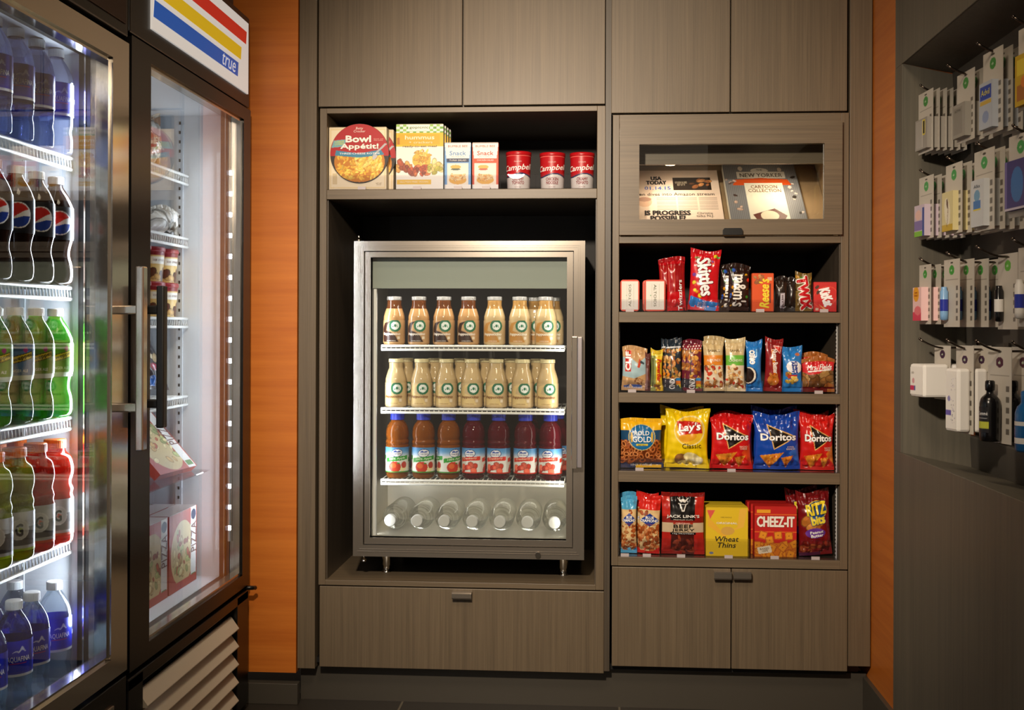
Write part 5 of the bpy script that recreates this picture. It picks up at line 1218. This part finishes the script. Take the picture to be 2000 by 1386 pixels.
# ================================================================ hooks and hanging toiletries
mat('hook_wire', '#6a6058', .25, 1); mat('blister', '#e4e2de', .12, 0, Transmission_Weight=.85, IOR=1.1)
TX = XR + .016
HY = [onX(p, 500, TX).y for p in (1797, 1850, 1908, 1978)]
TZ = [onX(1797, p, TX).z - HC for p in (168, 333, 505, 662)]
def hook(z, y, n, label):
    xb = backx(z + HC) - .006
    zb_ = z + HC - .020
    pts = [(xb, y, zb_), (xb - .02, y, zb_), (TX + .05, y, zb_)]
    for k in range(1, 7): t = k / 6; pts.append((TX + .05 - .05 * t, y, zb_ + .020 * t ** 1.7))
    mb = MB().tube(pts, .0023, 8); mb.lathe([(.0001, -.003), (.0026, -.002), (.0034, 0), (.0026, .002), (.0001, .003)], 10, (TX, y, zb_ + .021), caps=False)
    r = mb.build('peg_hook', 'hook_wire', world=True, loc=(xb, y, zb_)); tag(r, label, 'hook', 'metal peg hooks on the slatted back')
    MB().box(xb - .003, xb + .0015, y - .014, y + .014, zb_ - .014, zb_ + .014).build('back_plate', 'hook_wire', r, world=True)
    return r, zb_
def card_face(W, H, spot, base='#c6c0b5'):
    cv = Cv(W, H, base, .0016); cv.ell(.5, .95, .09, .025, '#3a362f'); cv.ell(.5, .84, .16, .13, spot); cv.text('eh', .5, .84, .035, '#d8ecd0', w=.09, bold=.02)
    cv.rect(.1, .70, .9, .705, '#8c867c')
    return cv
def card(name, W, H, kind, spot, label, cat, group):
    """hang card with its product; local origin at the hook hole, front = -Y"""
    cv = card_face(W, H, spot)
    for i in range(5): cv.rect(.78, .1 + .11 * i, .9, .16 + .11 * i, '#6c665e')
    f = lambda x, z, off: np.stack([x, -(.0005 + off) + 0 * x, z - H * .95], -1)
    mb = MB().box(-W / 2, W / 2, -.0003, .0005, -H * .95, H * .05)
    r = colmesh(name, [cv.emit(f, .0003), solid(mb, '#aaa49a')], 'print_card', smooth=False); tag(r, label, cat, group)
    def pk(mbx, m, nm): return mbx.build(nm, m, r, bevel=.0015)
    zb = -H * .95
    def art(w, h, t, x, z, base, ops, nm='product'):
        c = Cv(w, h, base, .0016); ops(c); g = lambda xx, zz, off: np.stack([xx + x, -(t + .0012 + off) + 0 * xx, zz + z], -1)
        b = MB().box(x - w / 2, x + w / 2, -t - .001, -.0006, z, z + h)
        return colmesh(nm, [c.emit(g, .0003), solid(b, base)], 'print_card', smooth=False, parent=r)
    if kind == 'grey':
        art(W * .8, H * .5, .010, 0, zb + H * .05, '#9a958e', lambda c: (c.rect(.05, .05, .6, .95, '#a8a49e'), c.rect(.62, .45, .85, .95, '#d8c43a'), c.rect(.66, .5, .8, .9, '#20201c'), c.rect(.6, .05, .63, .95, '#e8e6e0')))
    elif kind == 'plain':
        art(W * .7, H * .48, .014, -.002, zb + H * .06, '#98948c', lambda c: (c.rect(.1, .1, .8, .9, '#8a867e'), c.text('ACTIVE', .45, .8, .07, '#5a564e', w=.5)))
    elif kind == 'advil':
        art(W * .66, H * .56, .012, -.004, zb + H * .06, '#b4bcc8', lambda c: (c.rect(.08, .62, .92, .92, '#2444a8'), c.text('Advil', .5, .78, .13, '#e8dc50', w=.66), c.rect(.08, .52, .92, .60, '#c8a848'), c.ell(.5, .25, .25, .2, '#8c9cc0')))
    elif kind == 'yellow':
        art(W * .8, H * .62, .010, 0, zb + H * .04, '#c8a424', lambda c: (c.rect(.1, .6, .9, .9, '#e0c83c'), c.rect(.1, .1, .9, .4, '#a8682c'), c.ell(.5, .45, .2, .15, '#d87c30')))
    elif kind == 'violet':
        art(W * .7, H * .5, .014, -.004, zb + H * .04, '#c8b8c8', lambda c: (c.rect(0, .2, 1, .5, '#7c6ca8'), c.rect(0, 0, 1, .16, '#7cb83c'), c.rect(.8, 0, 1, .9, '#3a4c98'), c.ell(.4, .68, .3, .2, '#e0b8b0')))
    elif kind == 'cream':
        art(W * .66, H * .56, .012, -.004, zb + H * .04, '#d8cc98', lambda c: (c.rect(0, 0, 1, .16, '#c8a838'), c.ell(.5, .5, .26, .5, '#e8e0c8', 12), c.ell(.5, .7, .08, .18, '#6a5040', 12), c.text('Benadryl' if 0 else 'SWABS', .55, .35, .06, '#7a5040', w=.5, rot=80)))
    elif kind == 'bluebox':
        art(W * .62, H * .58, .012, -.004, zb + H * .05, '#c8ccd0', lambda c: (c.text('Alka', .5, .86, .07, '#3a5068', w=.5), c.ell(.5, .66, .24, .2, '#6c9cc0'), c.rect(.2, .38, .8, .56, '#3a74b8'), c.rect(.2, .34, .8, .38, '#d8c440')))
    elif kind == 'pouch':
        art(W * .86, H * .6, .010, 0, zb + H * .08, '#342c74', lambda c: (c.ell(.6, .5, .3, .4, '#2c6cb0'), c.rect(0, .0, .1, 1, '#6a60a0'), c.rect(0, 0, 1, .05, '#c8c0d0')))
    elif kind == 'pink':
        art(W * .72, H * .56, .016, -.006, zb + H * .06, '#f0c8c8', lambda c: (c.ell(.4, .8, .34, .34, '#e8a420'), c.rect(0, 0, 1, .25, '#d8405c'), c.ell(.6, .3, .4, .2, '#e87880'), c.text('wet\nones', .4, .8, .07, '#a03018', w=.4)))
    elif kind in ('tube', 'tube2', 'black'):
        col = {'tube': '#b8d0e8', 'tube2': '#d8dce0', 'black': '#1c1a1c'}[kind]
        mb = MB().lathe([(.004, 0), (.008, .002), (.0085, .012), (.0085, .062), (.006, .066), (.006, .072)], 16, (-W * .22, -.0095, zb + H * .10))
        mb.build('product', {'tube': 'tube_blue', 'tube2': 'tube_white', 'black': 'tube_black'}[kind], r)
        MB().lathe([(.0088, .02), (.0088, .045)], 16, (-W * .22, -.0095, zb + H * .10), caps=False).build('product_band', 'tube_band' if kind != 'black' else 'tube_white', r)
    elif kind == 'box':
        mb = MB().box(-W * .5, W * .42, -.062, -.001, zb + .006, zb + H * .66); mb.build('product', 'white_soft', r, bevel=.006)
        c = Cv(W * .8, H * .5, '#f2efe9', .0016); c.rect(.0, .15, .3, .32, '#c83460'); c.rect(.3, .15, .42, .32, '#5068a0'); c.text('100', .2, .8, .08, '#8a8478', w=.2); c.ell(.25, .5, .1, .1, '#d8a0a8')
        colmesh('product_print', [c.emit(lambda xx, zz, off: np.stack([xx - W * .04, -(.0625 + off) + 0 * xx, zz + zb + .012], -1), .0003)], 'print_card', smooth=False, parent=r)
    elif kind == 'long':
        mb = MB().box(-W * .42, W * .36, -.030, -.001, zb + .004, zb + H * .74); mb.build('product', 'white_soft', r, bevel=.006)
        c = Cv(W * .6, H * .62, '#eeebe6', .0016); c.rect(.0, .25, .5, .34, '#6a5cb0'); c.ell(.3, .55, .14, .14, '#8c88c0'); c.blobs((.5, .1, .95, .95), 40, .03, ['#c8c4d0', '#b8b0c4'])
        colmesh('product_print', [c.emit(lambda xx, zz, off: np.stack([xx - W * .04, -(.0305 + off) + 0 * xx, zz + zb + .010], -1), .0003)], 'print_card', smooth=False, parent=r)
    elif kind == 'shampoo':
        PS = [(.016, 0), (.019, .004), (.0195, .03), (.0195, .075), (.014, .088), (.007, .094), (.007, .1), (.009, .101), (.009, .118), (.004, .120)]
        MB().lathe(smooth(PS, 2), 24, (0, -.021, zb + .004)).build('product', 'tube_black', r)
        c = Cv(.036, .05, '#181618', .0012); c.text('TRESemmé', .5, .75, .14, '#f0f0f0', w=.9); c.rect(0, .15, 1, .42, '#b8bc3c'); c.rect(.1, .55, .9, .58, '#9a9a9a')
        colmesh('product_print', [c.emit(lambda xx, zz, off: np.stack([.0199 * np.sin(xx / .0196), -.021 - (.0199 + off) * np.cos(xx / .0196), zz + zb + .022], -1), .0003)], 'print_label', smooth=False, parent=r)
    elif kind == 'mouth':
        PS = [(.016, 0), (.020, .004), (.020, .07), (.012, .085), (.010, .09), (.010, .108), (.004, .11)]
        MB().lathe(smooth(PS, 2), 24, (0, -.022, zb + .004)).build('product', 'mouth_blue', r)
        MB().lathe([(.0205, .015), (.0205, .055)], 24, (0, -.022, zb + .004), caps=False).build('product_band', 'tube_white', r)
    return r
mat('tube_blue', '#7ca8d4', .3); mat('tube_white', '#dcdad6', .35); mat('tube_black', '#0e0d0f', .22); mat('tube_band', '#28349c', .3); mat('white_soft', '#f0ede8', .5); mat('mouth_blue', '#2c7cc8', .12, 0, Transmission_Weight=.5)
ROWN = ['top', 'second', 'third', 'bottom']; COLN = ['farthest', 'second farthest', 'second nearest', 'nearest']
plan = [  # per row: (kind, name, words, W, H, n, step, spot) by column far->near
    [('grey', 'blister_card', 'grey card with black and yellow label', .115, .142, 6, .0150, '#3a8a3a'), ('plain', 'blister_card', 'plain grey blister card', .12, .150, 4, .019, '#3a8a3a'),
     ('advil', 'blister_card', 'card with a blue and yellow packet', .115, .165, 4, .019, '#3a8a3a'), ('yellow', 'blister_card', 'card with a yellow packet', .115, .150, 3, .02, '#3a8a3a')],
    [('violet', 'blister_card', 'card with violet and green packet', .11, .145, 5, .0175, '#3a9a4a'), ('cream', 'blister_card', 'card with cream and yellow packet', .115, .150, 5, .0185, '#3a9a4a'),
     ('bluebox', 'blister_card', 'card with pale blue squared packet', .12, .160, 4, .019, '#3a9a4a'), ('pouch', 'blister_card', 'card with dark blue pouch', .12, .150, 3, .02, '#3a9a4a')],
    [('pink', 'blister_card', 'card with a pink box and yellow patch', .095, .138, 3, .022, '#3a9a3a'), ('tube', 'blister_card', 'card holding a small blue tube', .105, .145, 5, .030, '#3a9a3a'),
     ('black', 'blister_card', 'card holding a small black tube', .11, .150, 3, .03, '#5aa83a'), ('tube2', 'blister_card', 'card holding a small white tube', .11, .145, 2, .04, '#3c44a8')],
    [('box', 'hanging_package', 'white boxy cotton pack', .075, .125, 2, .066, '#3a1c3c'), ('long', 'hanging_package', 'white soft long pouch', .07, .188, 2, .035, '#3a1c3c'),
     ('shampoo', 'hanging_package', 'small black shampoo bottle', .08, .190, 2, .045, '#4a1c34'), ('mouth', 'hanging_package', 'small blue mouthwash bottle', .08, .19, 1, .05, '#4a7cc8')]]
for ri in range(4):
    for ci in range(4):
        z, y = TZ[ri], HY[ci]
        hk, zh = hook(z, y, 0, f'metal peg hook, {COLN[ci]} of the {ROWN[ri]} row on the slatted back')
        kind, nm, words_, Wc, Hc_, n, st, spot = plan[ri][ci]
        src = None
        if ri < 3: Wc *= .78
        xo_ = [(.012, .038, .030, .030), (.014, .014, .014, .014), (.012, .010, .060, .030), (.022,) * 4][ri][ci]
        for i in range(n):
            x = TX + xo_ + st * i
            if kind == 'box': x = TX + .052 + st * i
            if kind == 'long': x = TX + .038 + st * i
            if kind in ('shampoo', 'mouth'): x = TX + .045 + st * i
            xmax = backx(z + HC) - .008
            if x > xmax - .002: break
            pos = 'frontmost' if i == 0 else f'{ORD[i]} in line'
            lb = f"{words_}, {ROWN[ri]} row, {COLN[ci]} hook, {pos}"
            ang_ = R(-85 + random.uniform(-1, 1)) if ri < 3 else R(-78 + random.uniform(-2, 2))
            if src is None: c = src = card(nm, Wc, Hc_, kind, spot, lb, 'hanging pack', f'packs hanging in the {ROWN[ri]} row')
            else: c = copy_tree(src); c['label'] = lb
            c.location = (x, y, zh - .001); c.rotation_euler = (0, 0, ang_)
# ================================================================ frozen food in the farther cooler
BZ = [onY(356, y, 2.955).z for y in (343, 466, 622, 774)]
# ice cream tubs, two layers
mat('tub_red', '#9a2028', .4)
def p_tub(cv):
    cv.rect(0, 0, 1, 1, '#e2c07c'); cv.rect(0, .86, 1, 1, '#8a2028')
    for u in (.2, .5, .8): cv.rect(u - .10, .58, u + .10, .80, '#f0ece0'); cv.text('ice cream', u, .70, .09, '#6a2c34', w=.15); cv.blobs((u - .1, .1, u + .1, .4), 6, .05, ['#7a4a28', '#c8a060', '#5a2c1c'])
def tub_proto():
    rf = lambda z: .040 + z * .06
    cv = Cv(2 * math.pi * .042, .078, '#e2c07c', .0018); p_tub(cv)
    r = colmesh('ice_cream_tub', [cv.emit(cyl_map(.042, lambda z: .039 + z * .07), .0004)], 'print_label'); tag(r, 'x', 'tub', 'ice cream tubs in the farther cooler')
    MB().lathe([(0, .076), (.0455, .076), (.0465, .078), (.0465, .084), (.044, .088), (0, .087)], 36, caps=False).build('lid', 'tub_red', r); return r
tb = None
for lay in range(2):
    for i in range(3):
        loc = (BSX - .050, iB - .062 - .094 * i, BZ[2] + .0045 + .0885 * lay); lb = f"ice cream tub with dark red lid, {('lower', 'upper')[lay]} layer, {ORD[i]} from the far wall"
        if tb is None: tb = tub_proto(); tb.location = loc; tb['label'] = lb; c = tb
        else: c = copy_tree(tb); c.location = loc; c['label'] = lb
        c.rotation_euler.z = R(70)
# bread-like bags on the two upper shelves
def p_bun(cv):
    cv.blobs((0, 0, 1, 1), 24, .2, ['#d8b088', '#e8d0b0', '#c89870', '#f0e4d4']); cv.blobs((.3, .4, .8, .9), 6, .12, ['#b8704c', '#8aa860']); cv.rect(0, .0, 1, .08, '#e8e4dc')
b = make_bag('frozen_dough_bag', .11, .14, .06, p_bun, '#e6d4bc', (BSX - .07, iB - .12, BZ[0] + .0045), 'clear bag of pale buns on the top shelf of the farther cooler', 'bag', rz=R(62), wr=1.6, seed=71)
def p_ball(cv): cv.blobs((0, 0, 1, 1), 10, .3, ['#e8e4dc', '#f4f2ee', '#c8c0b4']); cv.blobs((.6, .0, 1, .5), 16, .07, ['#3c3a34', '#6a665c', '#a8a49a'])
make_bag('frozen_snack_bag', .12, .075, .07, p_ball, '#dcd8d0', (BSX - .045, iB - .08, BZ[1] + .0045), 'small white and grey bag on the second shelf of the farther cooler', 'bag', rz=R(62), wr=1.8, seed=73)
def p_dark_bag(cv): cv.rect(0, 0, 1, 1, '#3c3438'); cv.blobs((.1, .3, .9, .7), 14, .1, ['#b8a078', '#8a3040', '#d8c8a8']); cv.ell(.5, .82, .3, .14, '#a82838'); cv.text('HEB' if 0 else 'BITES', .5, .82, .07, '#f0d8d8', w=.4); cv.rect(.1, .06, .7, .2, '#3c6cb8')
make_bag('frozen_meal_bag', .17, .165, .05, p_dark_bag, '#4a3c3c', (BSX - .06, iB - .13, BZ[3] + .02), 'dark pouch of frozen snacks leaning back under the ice cream tubs', 'bag', rz=R(66), wr=1.3, seed=75, rx=-.5)
# boxes leaning in the clear tray and standing on the floor
def p_pizza(cv):
    cv.rect(0, 0, 1, 1, '#b84034'); cv.ell(.48, .46, .42, .42, '#d8c08c'); cv.blobs((.15, .15, .8, .75), 50, .05, ['#e0cc98', '#c8a468', '#b0583c', '#a8b070']); cv.rect(.78, 0, .98, 1, '#e8e6e2'); cv.text('PIZZA', .88, .6, .2, '#7a5048', w=.4, rot=90); cv.rect(.80, .04, .96, .12, '#5c8a4c')
def p_pbox(cv):
    p_pizza(cv); cv.ell(.88, .90, .09, .07, '#2c3a5c'); cv.rect(0, 0, 1, .1, '#b84034')
for i in range(2):
    pz = make_box('pizza_box', .2, .19, .022, p_pizza, '#b84838', '#b84838', (BSX + .035 - .035 * i, iB - .17 - .03 * i, zq + .008), ('front' if i == 0 else 'rear') + ' red and white pizza box leaning back in the clear tray', 'box', 'boxes leaning in the clear tray', rz=R(90))
    pz.rotation_euler = (-.75, 0, R(84))
fb = None
k = 0
for (x, y, z) in ((-1.035, 2.845, 0), (-1.095, 2.845, 0), (-1.155, 2.845, 0), (-1.215, 2.845, 0), (-1.035, 2.64, 0), (-1.095, 2.64, 0)):
    loc = (x + BSX + 1.05, y + iB - 2.985, zB0 + .0345); lb = f"frozen dinner box standing on the cooler floor, {'far' if y > 2.7 else 'near'} stack, {ORD[k if k < 4 else k - 4]} from the door"
    if fb is None: fb = make_box('frozen_dinner_box', .195, .195, .055, p_pbox, '#b04438', '#c4b8b4', loc, lb, 'box', 'frozen dinner boxes on the cooler floor'); fb.rotation_euler.z = R(90)
    else: again(fb, loc, lb)
    k += 1
